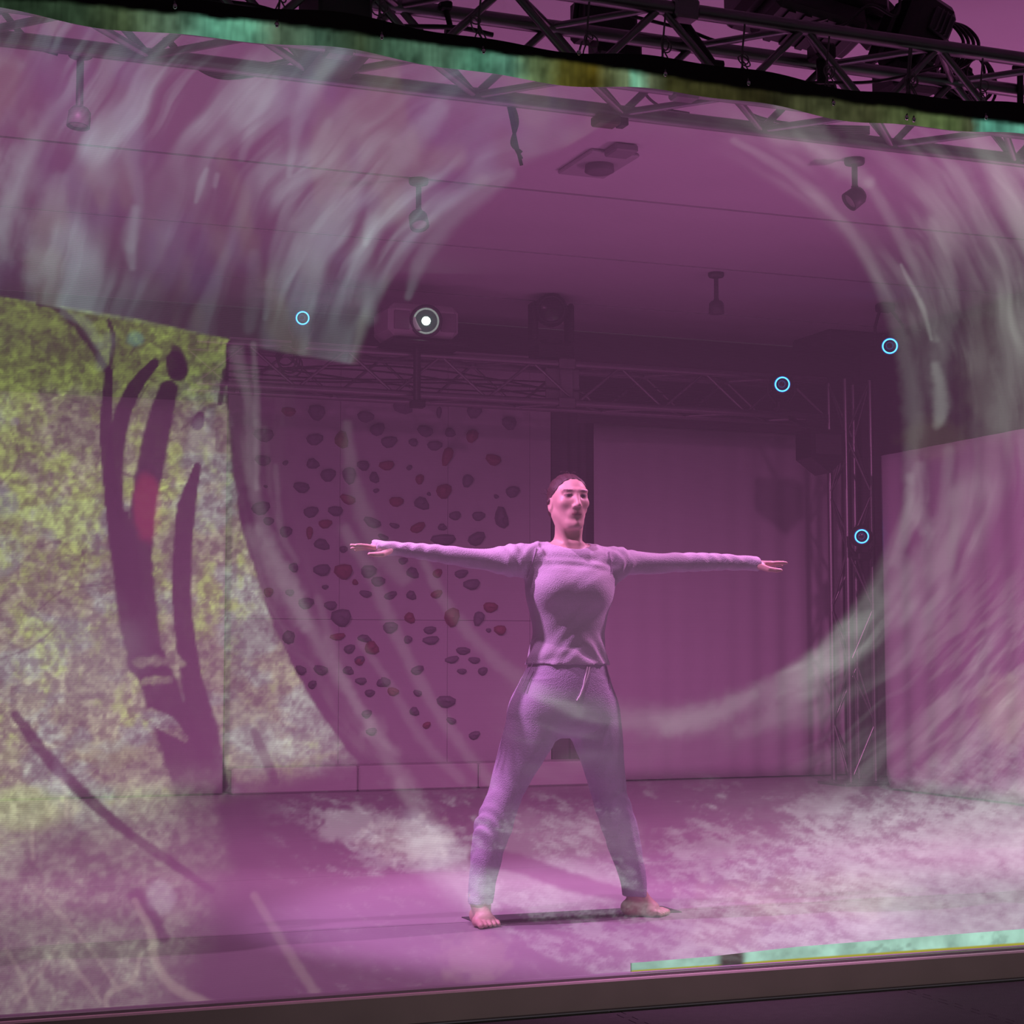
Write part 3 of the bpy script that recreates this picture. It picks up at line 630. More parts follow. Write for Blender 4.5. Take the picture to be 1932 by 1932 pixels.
class Field:
    def __init__(s, lo, hi, h):
        s.lo, s.h = np.array(lo, np.float32), h
        s.n = np.ceil((np.array(hi) - np.array(lo)) / h).astype(int) + 1
        s.ax = [(s.lo[k] + h * np.arange(s.n[k])).astype(np.float32) for k in range(3)]
        s.d = np.full(s.n, 0.2, np.float32)
    def win(s, lo, hi, m):
        sl = []
        for k in range(3):
            a = int(np.clip(math.floor((lo[k] - m - s.lo[k]) / s.h), 0, s.n[k])); b = int(np.clip(math.ceil((hi[k] + m - s.lo[k]) / s.h) + 1, 0, s.n[k])); sl.append(slice(a, max(b, a)))
        return tuple(sl), np.meshgrid(s.ax[0][sl[0]], s.ax[1][sl[1]], s.ax[2][sl[2]], indexing='ij', sparse=True)
    def union(s, sl, q, k):
        a = s.d[sl]
        if k > 0:
            h = np.maximum(k - np.abs(a - q), 0) / k; s.d[sl] = np.minimum(a, q) - h * h * k * 0.25
        else: s.d[sl] = np.minimum(a, q)
    def sub(s, sl, q, k):
        a = s.d[sl]; q = -q
        h = np.maximum(k - np.abs(a - q), 0) / max(k, 1e-6); s.d[sl] = np.maximum(a, q) + h * h * k * 0.25
    def cap(s, a, b, ra, rb, k=0.01, sy=1.0, sz=1.0):
        a, b = np.array(a, float), np.array(b, float); m = max(ra, rb)
        sl, (x, y, z) = s.win(np.minimum(a, b) - m, np.maximum(a, b) + m, k + 3 * s.h)
        d = b - a; W = np.array([1, 1 / sy ** 2, 1 / sz ** 2]); L = max((d * d * W).sum(), 1e-9)
        t = np.clip(((x - a[0]) * d[0] + (y - a[1]) * d[1] / sy ** 2 + (z - a[2]) * d[2] / sz ** 2) / L, 0, 1)
        q = np.sqrt((x - a[0] - t * d[0]) ** 2 + ((y - a[1] - t * d[1]) / sy) ** 2 + ((z - a[2] - t * d[2]) / sz) ** 2) - (ra + (rb - ra) * t)
        s.union(sl, q * min(1, sy, sz) if min(sy, sz) < 1 else q, k)
    def ell(s, c, r, k=0.01, neg=False):
        c, r = np.array(c, float), np.array(r, float)
        sl, (x, y, z) = s.win(c - r, c + r, k + 3 * s.h)
        e = np.sqrt(((x - c[0]) / r[0]) ** 2 + ((y - c[1]) / r[1]) ** 2 + ((z - c[2]) / r[2]) ** 2)
        e2 = np.sqrt(((x - c[0]) / r[0] ** 2) ** 2 + ((y - c[1]) / r[1] ** 2) ** 2 + ((z - c[2]) / r[2] ** 2) ** 2)
        q = e * (e - 1) / np.maximum(e2, 1e-6)
        (s.sub if neg else s.union)(sl, q, k)
    def loft(s, axis, kn, k=0.02, p=2.0, fn=None):
        """kn rows: t, c1, c2, r1, r2 ; other axes in order"""
        kn = np.array(sorted(kn), float); o = [i for i in range(3) if i != axis]
        lo = np.zeros(3); hi = np.zeros(3); lo[axis], hi[axis] = kn[0, 0], kn[-1, 0]
        lo[o[0]], hi[o[0]] = (kn[:, 1] - kn[:, 3]).min(), (kn[:, 1] + kn[:, 3]).max()
        lo[o[1]], hi[o[1]] = (kn[:, 2] - kn[:, 4]).min(), (kn[:, 2] + kn[:, 4]).max()
        sl, g = s.win(lo, hi, k + 4 * s.h)
        t = g[axis]; tt = t.ravel()
        def ip(col):                       # monotone-ish cubic through knots
            xs, ys = kn[:, 0], kn[:, col]; m = np.gradient(ys, xs); i = np.clip(np.searchsorted(xs, tt) - 1, 0, len(xs) - 2)
            hh = xs[i + 1] - xs[i]; u = np.clip((tt - xs[i]) / hh, 0, 1)
            return ((2 * u ** 3 - 3 * u ** 2 + 1) * ys[i] + (u ** 3 - 2 * u ** 2 + u) * hh * m[i] + (-2 * u ** 3 + 3 * u ** 2) * ys[i + 1] + (u ** 3 - u ** 2) * hh * m[i + 1]).astype(np.float32).reshape(t.shape)
        a, b = g[o[0]] - ip(1), g[o[1]] - ip(2); r1, r2 = ip(3), ip(4)
        e = (np.abs(a / r1) ** p + np.abs(b / r2) ** p) ** (1 / p)
        e2 = np.sqrt((a / r1 ** 2) ** 2 + (b / r2 ** 2) ** 2) + 1e-6
        q = np.where(e > 0.3, e * (e - 1) / e2, -0.7 * np.minimum(r1, r2))
        q = np.maximum(q, np.maximum(kn[0, 0] - t, t - kn[-1, 0]))
        if fn is not None: q = q + fn(*g)
        s.union(sl, q.astype(np.float32), k)
    def mesh(s, smooth=1):
        d = s.d; n = s.n; S = d < 0
        cnt = np.zeros(n - 1, np.uint8)
        for i in (0, 1):
            for j in (0, 1):
                for k in (0, 1): cnt += S[i:n[0] - 1 + i, j:n[1] - 1 + j, k:n[2] - 1 + k]
        c = np.argwhere((cnt > 0) & (cnt < 8)); key = (c[:, 0] * n[1] + c[:, 1]) * n[2] + c[:, 2]
        off = [(i, j, k) for i in (0, 1) for j in (0, 1) for k in (0, 1)]
        val = np.stack([d[c[:, 0] + i, c[:, 1] + j, c[:, 2] + k] for i, j, k in off], 1)
        acc = np.zeros((len(c), 3)); num = np.zeros(len(c))
        for a in range(8):
            for b in range(a + 1, 8):
                if sum(abs(off[a][q] - off[b][q]) for q in range(3)) != 1: continue
                m = (val[:, a] < 0) != (val[:, b] < 0); t = val[m, a] / (val[m, a] - val[m, b])
                oa, ob = np.array(off[a], float), np.array(off[b], float)
                acc[m] += oa + t[:, None] * (ob - oa); num[m] += 1
        v = s.lo + s.h * (c + acc / num[:, None])
        quads = []
        for ax in range(3):
            i0 = [slice(None)] * 3; i1 = [slice(None)] * 3; i0[ax] = slice(0, -1); i1[ax] = slice(1, None)
            ch = np.argwhere(S[tuple(i0)] != S[tuple(i1)]); o = [i for i in range(3) if i != ax]
            ch = ch[(ch[:, o[0]] > 0) & (ch[:, o[1]] > 0) & (ch[:, o[0]] < n[o[0]] - 1) & (ch[:, o[1]] < n[o[1]] - 1)]
            ins = S[tuple(ch.T)]
            idx = []
            for (p, q) in ((-1, -1), (0, -1), (0, 0), (-1, 0)):
                e = ch.copy(); e[:, o[0]] += p; e[:, o[1]] += q
                idx.append(np.searchsorted(key, (e[:, 0] * n[1] + e[:, 1]) * n[2] + e[:, 2]))
            idx = np.stack(idx, 1); fl = ins if ax != 1 else ~ins
            idx[~fl] = idx[~fl][:, ::-1]; quads.append(idx)
        f = np.concatenate(quads)
        for _ in range(smooth):
            e = np.concatenate([f[:, [0, 1]], f[:, [1, 2]], f[:, [2, 3]], f[:, [3, 0]]]); w_ = np.bincount(e[:, 0], minlength=len(v)) + np.bincount(e[:, 1], minlength=len(v))
            nv = np.stack([np.bincount(e[:, 0], v[e[:, 1], k], len(v)) + np.bincount(e[:, 1], v[e[:, 0], k], len(v)) for k in range(3)], 1) / np.maximum(w_, 1)[:, None]
            v = 0.5 * v + 0.5 * nv
        return v, f
def np_mesh(name, v, f, m, smooth=True):
    me = bpy.data.meshes.new(name); me.vertices.add(len(v)); me.vertices.foreach_set('co', np.asarray(v, np.float32).ravel())
    nq = len(f); me.loops.add(nq * 4); me.loops.foreach_set('vertex_index', f.astype(np.int32).ravel())
    me.polygons.add(nq); me.polygons.foreach_set('loop_start', np.arange(0, nq * 4, 4, dtype=np.int32))
    me.polygons.foreach_set('use_smooth', np.ones(nq, bool) if smooth else np.zeros(nq, bool)); me.materials.append(m); me.update(calc_edges=True); me.validate(); return me

# --- measured outlines (rows on the figure) to local metres
def row_z(v, uL, uR, b, cy=0.0, k=0.955):
    (xl, zl), (xr, zr) = L2(uL, v), L2(uR, v); return ((zl + zr) / 2, (xl + xr) / 2, cy, (xr - xl) / 2 * k, b)
def row_x(u, vt, vb, b=None, cy=0.0):
    (x, zt), (_, zb) = L2(u, vt), L2(u, vb); r = (zt - zb) / 2; return (x, cy, (zt + zb) / 2, b or r * 0.95, r)
T_ROWS = [(1031, 1024, 1124, .052, .012), (1041, 1004, 1150, .066, .008), (1058, 995, 1160, .078, .004), (1080, 993, 1162, .088, 0), (1105, 992, 1160, .094, 0), (1130, 994, 1154, .092, 0),
          (1160, 1001, 1145, .084, 0), (1190, 1006, 1139, .080, 0), (1220, 1003, 1140, .086, 0), (1240, 998, 1143, .094, .002), (1254, 993, 1147, .101, .003)]
AL = [(1012, 1028, 1078), (985, 1027, 1086), (955, 1031, 1084), (918, 1038, 1075), (876, 1035, 1068), (829, 1030, 1060), (790, 1027, 1053), (741, 1024, 1046, .026), (722, 1022, 1046, .038), (704, 1021, 1044, .043)]
AR = [(1138, 1036, 1080), (1156, 1033, 1094), (1188, 1040, 1084), (1225, 1045, 1082), (1272, 1045, 1078), (1320, 1045, 1076), (1365, 1047, 1074), (1412, 1051, 1075, .028), (1435, 1053, 1076, .038), (1456, 1056, 1076, .043)]
HIP = [(1240, 1002, 1140, .088), (1262, 992, 1146, .098), (1290, 978, 1153, .106), (1325, 966, 1160, .110), (1355, 962, 1162, .104), (1378, 985, 1140, .082), (1392, 1020, 1105, .05)]
LL = [(1285, 990, 1064, .075), (1320, 966, 1068, .092), (1360, 956, 1062, .092), (1400, 946, 1045, .088), (1450, 934, 1014, .080), (1500, 920, 986, .070), (1530, 907, 974, .068), (1560, 897, 965, .068), (1600, 892, 951, .064), (1650, 888, 937, .056), (1680, 886, 931, .052), (1704, 885, 926, .050)]
RL = [(1285, 1072, 1142, .075), (1320, 1068, 1160, .092), (1360, 1072, 1168, .092), (1400, 1084, 1172, .088), (1450, 1103, 1175, .080), (1500, 1119, 1181, .070), (1530, 1127, 1192, .068), (1560, 1137, 1200, .068), (1600, 1150, 1207, .064), (1650, 1169, 1215, .056), (1690, 1178, 1217, .050)]
def rows(R, d=0.0, sc=1.0, cyf=0.0): return [(lambda q: (q[0], q[1], q[2], q[3] * sc + d, q[4] * sc + d))(row_z(r[0], r[1], r[2], r[3], r[4] if len(r) > 4 else cyf)) for r in R]
def rowsx(R, d=0.0, sc=1.0): return [(lambda q: (q[0], q[1], q[2], q[3] * sc + d, q[4] * sc + d))(row_x(*r)) for r in R]

# head frame
hx, hz = L2(1071, 949); HO = np.array([hx, -0.012, hz])
HS = (L2(1071, 897)[1] - L2(1071, 1003)[1]) / 0.222
yaw = -0.03
def hp(x, y, z):
    x, y, z = x * HS, y * HS, z * HS
    return HO + np.array([x * math.cos(yaw) - y * math.sin(yaw), x * math.sin(yaw) + y * math.cos(yaw), z])
B = Field((-1.0, -0.36, -0.01), (0.97, 0.17, 1.70), 0.0039)
# torso, hidden under the clothes
B.loft(2, rows(T_ROWS, -0.010), 0.02)
B.loft(2, rows(HIP, -0.012), 0.03)
B.loft(2, rows(LL, -0.014), 0.03); B.loft(2, rows(RL, -0.014), 0.03)
B.loft(0, rowsx(AL[:-2], -0.005), 0.03); B.loft(0, rowsx(AR[:-2], -0.005), 0.03)
# neck
nb = np.array([L2(1076, 1040)[0], 0.014, L2(1076, 1040)[1]])
B.cap(nb + (0, 0.006, -0.02), hp(0, 0.028, -0.06), 0.052, 0.0425, 0.025, sy=0.95)
for s in (-1, 1): B.cap(nb + (s * 0.012, -0.052, -0.012), hp(s * 0.055, 0.012, -0.055), 0.010, 0.011, 0.02)
B.cap(nb + (0, 0.01, -0.012), nb + (-0.11, 0.014, -0.018), 0.05, 0.03, 0.04); B.cap(nb + (0, 0.01, -0.012), nb + (0.11, 0.014, -0.022), 0.05, 0.03, 0.04)
# head
B.ell(hp(0, 0.014, 0.028), np.array((.073, .095, .083)) * HS, 0.02)
B.ell(hp(0, -0.022, -0.028), np.array((.0515, .066, .080)) * HS, 0.035)
B.cap(hp(-.015, -.054, -.087), hp(.015, -.054, -.087), .018 * HS, .018 * HS, 0.025)
B.ell(hp(0, -.076, -.091), np.array((.0155, .013, .014)) * HS, 0.020)
for s in (-1, 1):
    B.cap(hp(s * .049, .004, -.038), hp(s * .016, -.054, -.087), .016 * HS, .014 * HS, 0.02)
    B.ell(hp(s * .041, -.057, -.006), np.array((.018, .016, .016)) * HS, 0.022)
    B.cap(hp(s * .012, -.080, .041), hp(s * .048, -.064, .041), .0075 * HS, .007 * HS, 0.014)
    B.ell(hp(s * .031, -.090, .022), np.array((.017, .0145, .0115)) * HS, 0.012, neg=True)
    B.ell(hp(s * .031, -.066, .021), np.array((.0155, .0135, .0125)) * HS, 0.004)
    B.cap(hp(s * .017, -.080, .028), hp(s * .045, -.070, .027), .0035 * HS, .003 * HS, 0.004)
    B.ell(hp(s * .073, .014, -.010), np.array((.009, .018, .030)) * HS, 0.008)
    B.ell(hp(s * .081, .008, -.006), np.array((.006, .010, .017)) * HS, 0.006, neg=True)
B.cap(hp(0, -.080, .034), hp(0, -.101, -.012), .0075 * HS, .0100 * HS, 0.010)
B.ell(hp(0, -.103, -.017), np.array((.0112, .0105, .0092)) * HS, 0.006)
for s in (-1, 1):
    B.ell(hp(s * .0125, -.092, -.021), np.array((.0075, .009, .007)) * HS, 0.005)
    B.ell(hp(s * .007, -.099, -.029), np.array((.0035, .005, .0035)) * HS, 0.002, neg=True)
B.ell(hp(0, -.070, -.050), np.array((.030, .017, .020)) * HS, 0.014)
B.cap(hp(-.020, -.077, -.0495), hp(0, -.086, -.0465), .0028 * HS, .0048 * HS, 0.004); B.cap(hp(.020, -.077, -.0495), hp(0, -.0850, -.0465), .0028 * HS, .0048 * HS, 0.004)
B.cap(hp(-.011, -.0800, -.0565), hp(.011, -.0800, -.0565), .0056 * HS, .0056 * HS, 0.004)
# hands: palms down, thumbs to the front, fingers unequal
def hand(s, w, tip, zoff):
    """s: -1 viewer's left, +1 right; w wrist (x,z); tip: direction"""
    wx, wz = w; d = np.array([s, 0.02, zoff]); d /= np.linalg.norm(d); f = np.array([0, -1.0, 0])
    w0 = np.array([wx, 0.0, wz])
    B.cap(w0 - d * 0.03, w0 + d * 0.012, 0.021, 0.022, 0.012, sz=0.72)
    for k in range(4):
        o = f * (0.027 - 0.018 * k)
        B.cap(w0 + d * 0.008 + o * 0.6, w0 + d * 0.070 + o, 0.0135, 0.0115, 0.008, sz=0.85)
    Ls = (0.066, 0.075, 0.070, 0.054); cur = (0.03, -0.02, 0.05, 0.10)
    for k in range(4):
        o = f * (0.027 - 0.018 * k); fan = f * (0.10 - 0.075 * k)
        a = w0 + d * (0.072 - 0.003 * abs(k - 1)) + o
        dirn = d + fan * 0.55 + np.array([0, 0, -cur[k] * 0.8 + (0.10 if k == 0 else 0.0)]); dirn /= np.linalg.norm(dirn)
        b = a + dirn * Ls[k] * 0.48; d2 = dirn + np.array([0, 0, -cur[k] * 1.6]); d2 /= np.linalg.norm(d2); c = b + d2 * Ls[k] * 0.30
        d3 = d2 + np.array([0, 0, -cur[k] * 1.2]); d3 /= np.linalg.norm(d3); e = c + d3 * Ls[k] * 0.24
        B.cap(a, b, 0.0088, 0.0080, 0.003); B.cap(b, c, 0.0080, 0.0072, 0.002); B.cap(c, e, 0.0072, 0.0058, 0.002)
    # thumb leaves the side of the palm near its base
    a = w0 + d * 0.016 + f * 0.026 + np.array([0, 0, -0.010]); b = a + d * 0.030 + f * 0.024 + np.array([0, 0, -0.014])
    c = b + d * 0.030 + f * 0.008 + np.array([0, 0, -0.004]); e = c + d * 0.020 + f * 0.001
    B.cap(a, b, 0.0135, 0.0110, 0.010); B.cap(b, c, 0.0105, 0.0092, 0.003); B.cap(c, e, 0.0092, 0.0070, 0.002)
wl_ = L2(737, 1036); wr_ = L2(1418, 1063)
hand(-1, wl_, None, 0.05); hand(1, wr_, None, 0.005)
# feet
def foot(ank, toe_c, s):
    """ank local (x,y,z); toe_c local point on the floor under the middle toes"""
    ank = np.array(ank); t = np.array(toe_c); d = t - np.array([ank[0], ank[1], 0]); L = np.linalg.norm(d); d /= L; n = np.array([d[1], -d[0], 0]) * s   # n towards the little toe
    g = np.array([ank[0], ank[1], 0])
    B.cap(ank + (0, 0, 0.07), ank, 0.026, 0.029, 0.02)
    B.ell(g - d * 0.028 + (0, 0, 0.031), (0.031, 0.034, 0.030), 0.02)
    B.cap(ank + d * 0.012 + (0, 0, -0.02), g + d * (L * 0.62) + (0, 0, 0.030), 0.032, 0.026, 0.025)
    B.cap(g - d * 0.01 + (0, 0, 0.022), g + d * (L * 0.68) + n * 0.010 + (0, 0, 0.020), 0.026, 0.024, 0.02)
    B.cap(g + d * (L * 0.68) - n * 0.026 + (0, 0, 0.020), g + d * (L * 0.62) + n * 0.030 + (0, 0, 0.015), 0.021, 0.016, 0.016)
    B.ell(ank + n * 0.028 + (0, 0, 0.012), (0.013, 0.013, 0.013), 0.012); B.ell(ank - n * 0.028 + (0, 0, 0.018), (0.013, 0.013, 0.013), 0.012)
    for k in range(5):
        o = n * (-0.030 + 0.0165 * k); st = L * (0.76 - 0.010 * k * k * 0.6); ln = (0.046, 0.044, 0.039, 0.034, 0.029)[k]; r = (0.0125, 0.0092, 0.0088, 0.0084, 0.008)[k]
        a = g + d * st + o + (0, 0, 0.016); b = a + d * ln * 0.6 + n * 0.002 * k + (0, 0, 0.001); c = b + d * ln * 0.45 + (0, 0, -0.006)
        B.cap(a, b, r * 1.05, r * 0.95, 0.006); B.cap(b, c, r * 0.95, r * 0.9, 0.003)
def fl_loc(u, v): p = G(u, v); return np.array([p.x - X0, p.y - YD, 0])
la = L2(906, 1693); ra = L2(1201, 1690)
tl = fl_loc(918, 1750); trr = fl_loc(1246, 1728)
foot((la[0], 0.0, 0.085), tl, -1); foot((ra[0], 0.0, 0.085), trr, 1)
sl, g = B.win((-2, -2, -2), (2, 2, 0.0015), 0)      # flatten the soles on the floor
B.d[sl] = np.maximum(B.d[sl], (0.0015 - g[2]) + 0 * B.d[sl])
bv, bf = B.mesh(1); del B.d

M_SKIN = bpy.data.materials.new('skin'); M_SKIN.use_nodes = True
nt = M_SKIN.node_tree; bs = nt.nodes['Principled BSDF']; bs.inputs['Roughness'].default_value = 0.5
at = nt.nodes.new('ShaderNodeAttribute'); at.attribute_name = 'skin_tone'; nt.links.new(at.outputs['Color'], bs.inputs['Base Color'])
person = put('person', np_mesh('person', bv + np.array([X0, YD, 0]), bf, M_SKIN))
# origin at the feet
person.data.transform(Matrix.Translation((-X0, -YD, 0))); person.location = (X0, YD, 0)
tag(person, 'barefoot performer in lilac grey long sleeved top and trousers standing with arms stretched out sideways', 'person')
# skin tones: lips, brows, lids, nails painted as pigment
co = bv; tone = np.tile(np.array([0.62, 0.40, 0.33]), (len(co), 1))
q = (co - HO) / HS; q = np.stack([q[:, 0] * math.cos(yaw) + q[:, 1] * math.sin(yaw), -q[:, 0] * math.sin(yaw) + q[:, 1] * math.cos(yaw), q[:, 2]], 1)
ax_ = np.abs(q[:, 0])
lips = sstep(1.15, 0.85, np.sqrt((q[:, 0] / .0215) ** 2 + ((q[:, 2] + .0515 ) / .0085) ** 2)) * (q[:, 1] < -0.07)
tone = tone * (1 - 0.7 * lips[:, None]) + np.array([0.45, 0.16, 0.15]) * 0.7 * lips[:, None]
mouth = np.exp(-((q[:, 2] + .0520) / .0014) ** 2) * (ax_ < .021) * (q[:, 1] < -.07); tone *= 1 - 0.6 * mouth[:, None]
brow = sstep(1.2, 0.7, np.sqrt(((ax_ - .033) / .021) ** 2 + ((q[:, 2] - .0415 - .10 * (ax_ - .033)) / .0042) ** 2)) * (q[:, 1] < -0.04)
tone = tone * (1 - 0.85 * brow[:, None]) + np.array([0.07, 0.035, 0.03]) * 0.85 * brow[:, None]
lid = sstep(1.1, 0.8, np.sqrt(((ax_ - .031) / .0165) ** 2 + ((q[:, 2] - .021) / .0055) ** 2)) * (q[:, 1] < -0.05)
tone = tone * (1 - 0.8 * lid[:, None]) + np.array([0.22, 0.17, 0.17]) * 0.8 * lid[:, None]
iris = sstep(1.1, 0.8, np.sqrt(((ax_ - .031) / .0062) ** 2 + ((q[:, 2] - .021) / .0056) ** 2)) * (q[:, 1] < -0.05)
lash = np.exp(-((q[:, 2] - .0262 + 6 * (ax_ - .031) ** 2 * 2) / .0017) ** 2) * (np.abs(ax_ - .031) < .017) * (q[:, 1] < -.045)
tone *= 1 - 0.85 * np.clip(iris + lash, 0, 1)[:, None]
ca = person.data.color_attributes.new('skin_tone', 'FLOAT_COLOR', 'POINT')
ca.data.foreach_set('color', np.concatenate([tone, np.ones((len(tone), 1))], 1).astype(np.float32).ravel())

# --- clothes
def wr(x, y, z, sx, sy, sz, ph): return np.sin(sx * x + sy * y + sz * z + ph)
def shirt_fold(x, y, z):
    w1 = wr(x, y, z, 9, 14, 0, .3) ; w2 = wr(x, y, z, -13, 8, 5, 1.7)
    f = 0.0016 * np.sin(95 * z + 9 * w1 + 4 * w2) * sstep(1.00, .92, z) + 0.0011 * np.sin(60 * z + 25 * np.abs(x) + 7 * w2)
    f = f + 0.0022 * np.sin(150 * z + 3 * w1) * np.exp(-((z - L2(1070, 1066)[1]) / .022) ** 2)          # taut folds over the collarbones
    f = f + 0.0035 * np.sin(52 * z + 8 * w1) * np.exp(-((z - L2(1070, 1228)[1]) / .045) ** 2)           # bunching above the hem
    return f
def sleeve_fold(x, y, z):
    ax = np.abs(x)
    return 0.0016 * np.sin(70 * ax + 40 * z + 5 * np.sin(30 * y + 11 * ax)) + 0.003 * np.sin(130 * ax - 55 * z) * np.exp(-((ax - .23) / .045) ** 2)
S = Field((-0.80, -0.18, 0.82), (0.80, 0.16, 1.45), 0.0042)
S.loft(2, rows(T_ROWS, 0.004), 0.02, 2.3, shirt_fold)
S.loft(0, rowsx(AL, 0.004), 0.035, 2.0, sleeve_fold); S.loft(0, rowsx(AR, 0.004), 0.035, 2.0, sleeve_fold)
for (u, v) in ((1042, 1112), (1100, 1114)):
    bx, bz = L2(u, v); S.ell((bx - 0.010, -0.054, bz), (0.060, 0.054, 0.052), 0.075)
S.cap(nb + (-0.01, 0.012, -0.006), nb + (-0.115, 0.014, -0.012), 0.052, 0.040, 0.03); S.cap(nb + (0.01, 0.012, -0.006), nb + (0.125, 0.014, -0.020), 0.052, 0.040, 0.03)
# neckline: cut an oval opening
sl, g = S.win(nb - 0.16, nb + 0.16, 0.0)
x, y, z = g
top = L2(1076, 1033)[1]
cut = np.sqrt(((x - nb[0]) / 0.085) ** 2 + ((y + 0.005) / 0.075) ** 2 + ((z - (top + 0.035)) / 0.055) ** 2) - 1
S.sub(sl, (cut * 0.055).astype(np.float32) + 0 * S.d[sl], 0.004)
sv, sf = S.mesh(1); del S.d
M_SHIRT = mat('lilac_jersey', (0.54, 0.49, 0.57), 0.85, 0, 0.05, 14, 0.25, 260)
M_PANTS = mat('lilac_sweat_fabric', (0.43, 0.37, 0.49), 0.9, 0, 0.06, 16, 0.3, 240)
shirt = put('long_sleeved_top', np_mesh('long_sleeved_top', sv, sf, M_SHIRT)); shirt.parent = person
shirt['label'] = 'fitted lilac grey long sleeved top with thumb cuffs'
# raised shoulder seams lying on the cloth
def on_cloth(tv, u, v, lift=0.002):
    x, z = L2(u, v); x2 = x; y = -0.06
    for _ in range(3):             # the view comes from the left: slide along it until it meets the cloth
        m = (np.abs(tv[:, 0] - x2) < 0.008) & (np.abs(tv[:, 2] - z) < 0.008)
        y = tv[m, 1].min() if m.any() else y
        x2 = x + (y / YD) * (X0 + x)
    return (x2, y - lift, z + (z - HC) * y / YD)
for seam in ([(1012, 1034), (1009, 1046), (1004, 1062), (999, 1076), (994, 1090)], [(1149, 1041), (1151, 1052), (1153, 1066), (1155, 1082)]):
    o = put('shoulder_seam', MB().tube(spline([on_cloth(sv, *p, lift=-0.0003) for p in seam], 6), 0.0018, 6).mesh('shoulder_seam', mat('jersey_seam', (0.34, 0.29, 0.36), 0.9))); o.parent = shirt

def pants_fold(cx):
    def f(x, y, z):
        k = np.exp(-((z - L2(1070, 1535)[1]) / .09) ** 2)
        w1 = np.sin(24 * x + 18 * y + 2.0)
        d = 0.0050 * k * np.sin(85 * z + 60 * x * (1 if cx < 0 else -1) + 3.5 * w1) * (0.5 + 0.5 * np.sin(21 * z + 17 * x))
        d = d + 0.0016 * np.sin(52 * z + 70 * x * (1 if cx < 0 else -1) + 30 * y + 4 * w1) * sstep(.42, .2, z) * np.sin(13 * z + 1)
        return d + 0.0012 * np.sin(38 * z + 50 * x + 5 * w1)
    return f
Tn = Field((-0.45, -0.20, 0.03), (0.40, 0.17, 1.02), 0.0042)
Tn.loft(2, rows(HIP, 0.0), 0.02, 2.2); Tn.loft(2, rows(LL, 0.002), 0.022, 2.1, pants_fold(-1)); Tn.loft(2, rows(RL, 0.002), 0.022, 2.1, pants_fold(1))
tv, tf = Tn.mesh(1); del Tn.d
pants = put('trousers', np_mesh('trousers', tv, tf, M_PANTS)); pants.parent = person; pants['label'] = 'loose lilac grey sweat trousers with a drawstring'
# drawstring, pocket seams
def on_pants(u, v, lift=0.002): return on_cloth(tv, u, v, lift)
for pts in ([(1112, 1258), (1108, 1276), (1100, 1296), (1092, 1318)], [(1108, 1258), (1103, 1280), (1098, 1304), (1088, 1322)]):
    o = put('drawstring', MB().tube(spline([on_pants(*p) for p in pts], 6), 0.0026, 6).mesh('drawstring', mat('pale_string', (0.75, 0.7, 0.72), 0.7))); o.parent = pants
for pts in ([(1006, 1250), (996, 1272), (984, 1296)], [(1143, 1256), (1148, 1276), (1152, 1300)]):
    o = put('pocket_seam', MB().tube(spline([on_pants(*p, lift=-0.0006) for p in pts], 6), 0.0016, 6).mesh('pocket_seam', mat('seam_dark', (0.26, 0.20, 0.28), 0.9))); o.parent = pants
# hair: pulled back tight, small knot behind
Hf = Field(HO - 0.17, HO + np.array((0.17, 0.20, 0.17)), 0.0036)
Hf.ell(hp(0, 0.018, 0.030), np.array((.0765, .099, .0865)) * HS, 0.01)
Hf.ell(hp(0, 0.105, 0.050), np.array((.036, .030, .034)) * HS, 0.02)
for s in (-1, 1): Hf.cap(hp(s * .070, .020, .0), hp(s * .040, .07, -.035), .012 * HS, .020 * HS, 0.02)
sl, g = Hf.win(HO - 1, HO + 1, 0)
x, y, z = g; xx = x - HO[0]; yy = y - HO[1]; zz = z - HO[2]
# hairline: forehead edge rises at the front, passes before the ear
line = np.maximum((yy / HS + 0.030) * 0.80 + (zz / HS - 0.073) * 0.95 + 5.5 * (np.abs(xx) / HS) ** 2, yy / HS - 0.034)
Hf.d = np.maximum(Hf.d, (-line * HS).astype(np.float32))
low = (-(zz / HS) - 0.038 - 0.25 * (yy / HS))
Hf.d = np.maximum(Hf.d, (low * HS).astype(np.float32))
nzs = 0.0012 * np.sin(260 * xx + 60 * zz) * (yy < 2)
Hf.d = (Hf.d + nzs).astype(np.float32)
hv, hf_ = Hf.mesh(1)
hair = put('hair', np_mesh('hair', hv, hf_, mat('dark_auburn_hair', (0.045, 0.014, 0.015), 0.55, 0, 0.3, 60, 0.3, 300))); hair.parent = person
hair['label'] = 'dark auburn hair pulled back tight'
mbh = MB()
for (x_, y_, z_, dx, dz) in ((.0, -.005, .118, -.006, .004), (.010, -.004, .119, .008, .003), (-.012, .0, .117, -.010, .006), (-.080, .02, .045, -.008, .006), (-.082, .03, .035, -.010, .001)):
    a = hp(x_, y_, z_); mbh.tube(spline([a - np.array((0, 0, .004)), a + np.array((dx, 0, dz)), a + np.array((dx * 2.2, 0.004, dz * .4))], 4), 0.0007, 5)
o = put('loose_hair', mbh.mesh('loose_hair', MATS['dark_auburn_hair'])); o.parent = hair

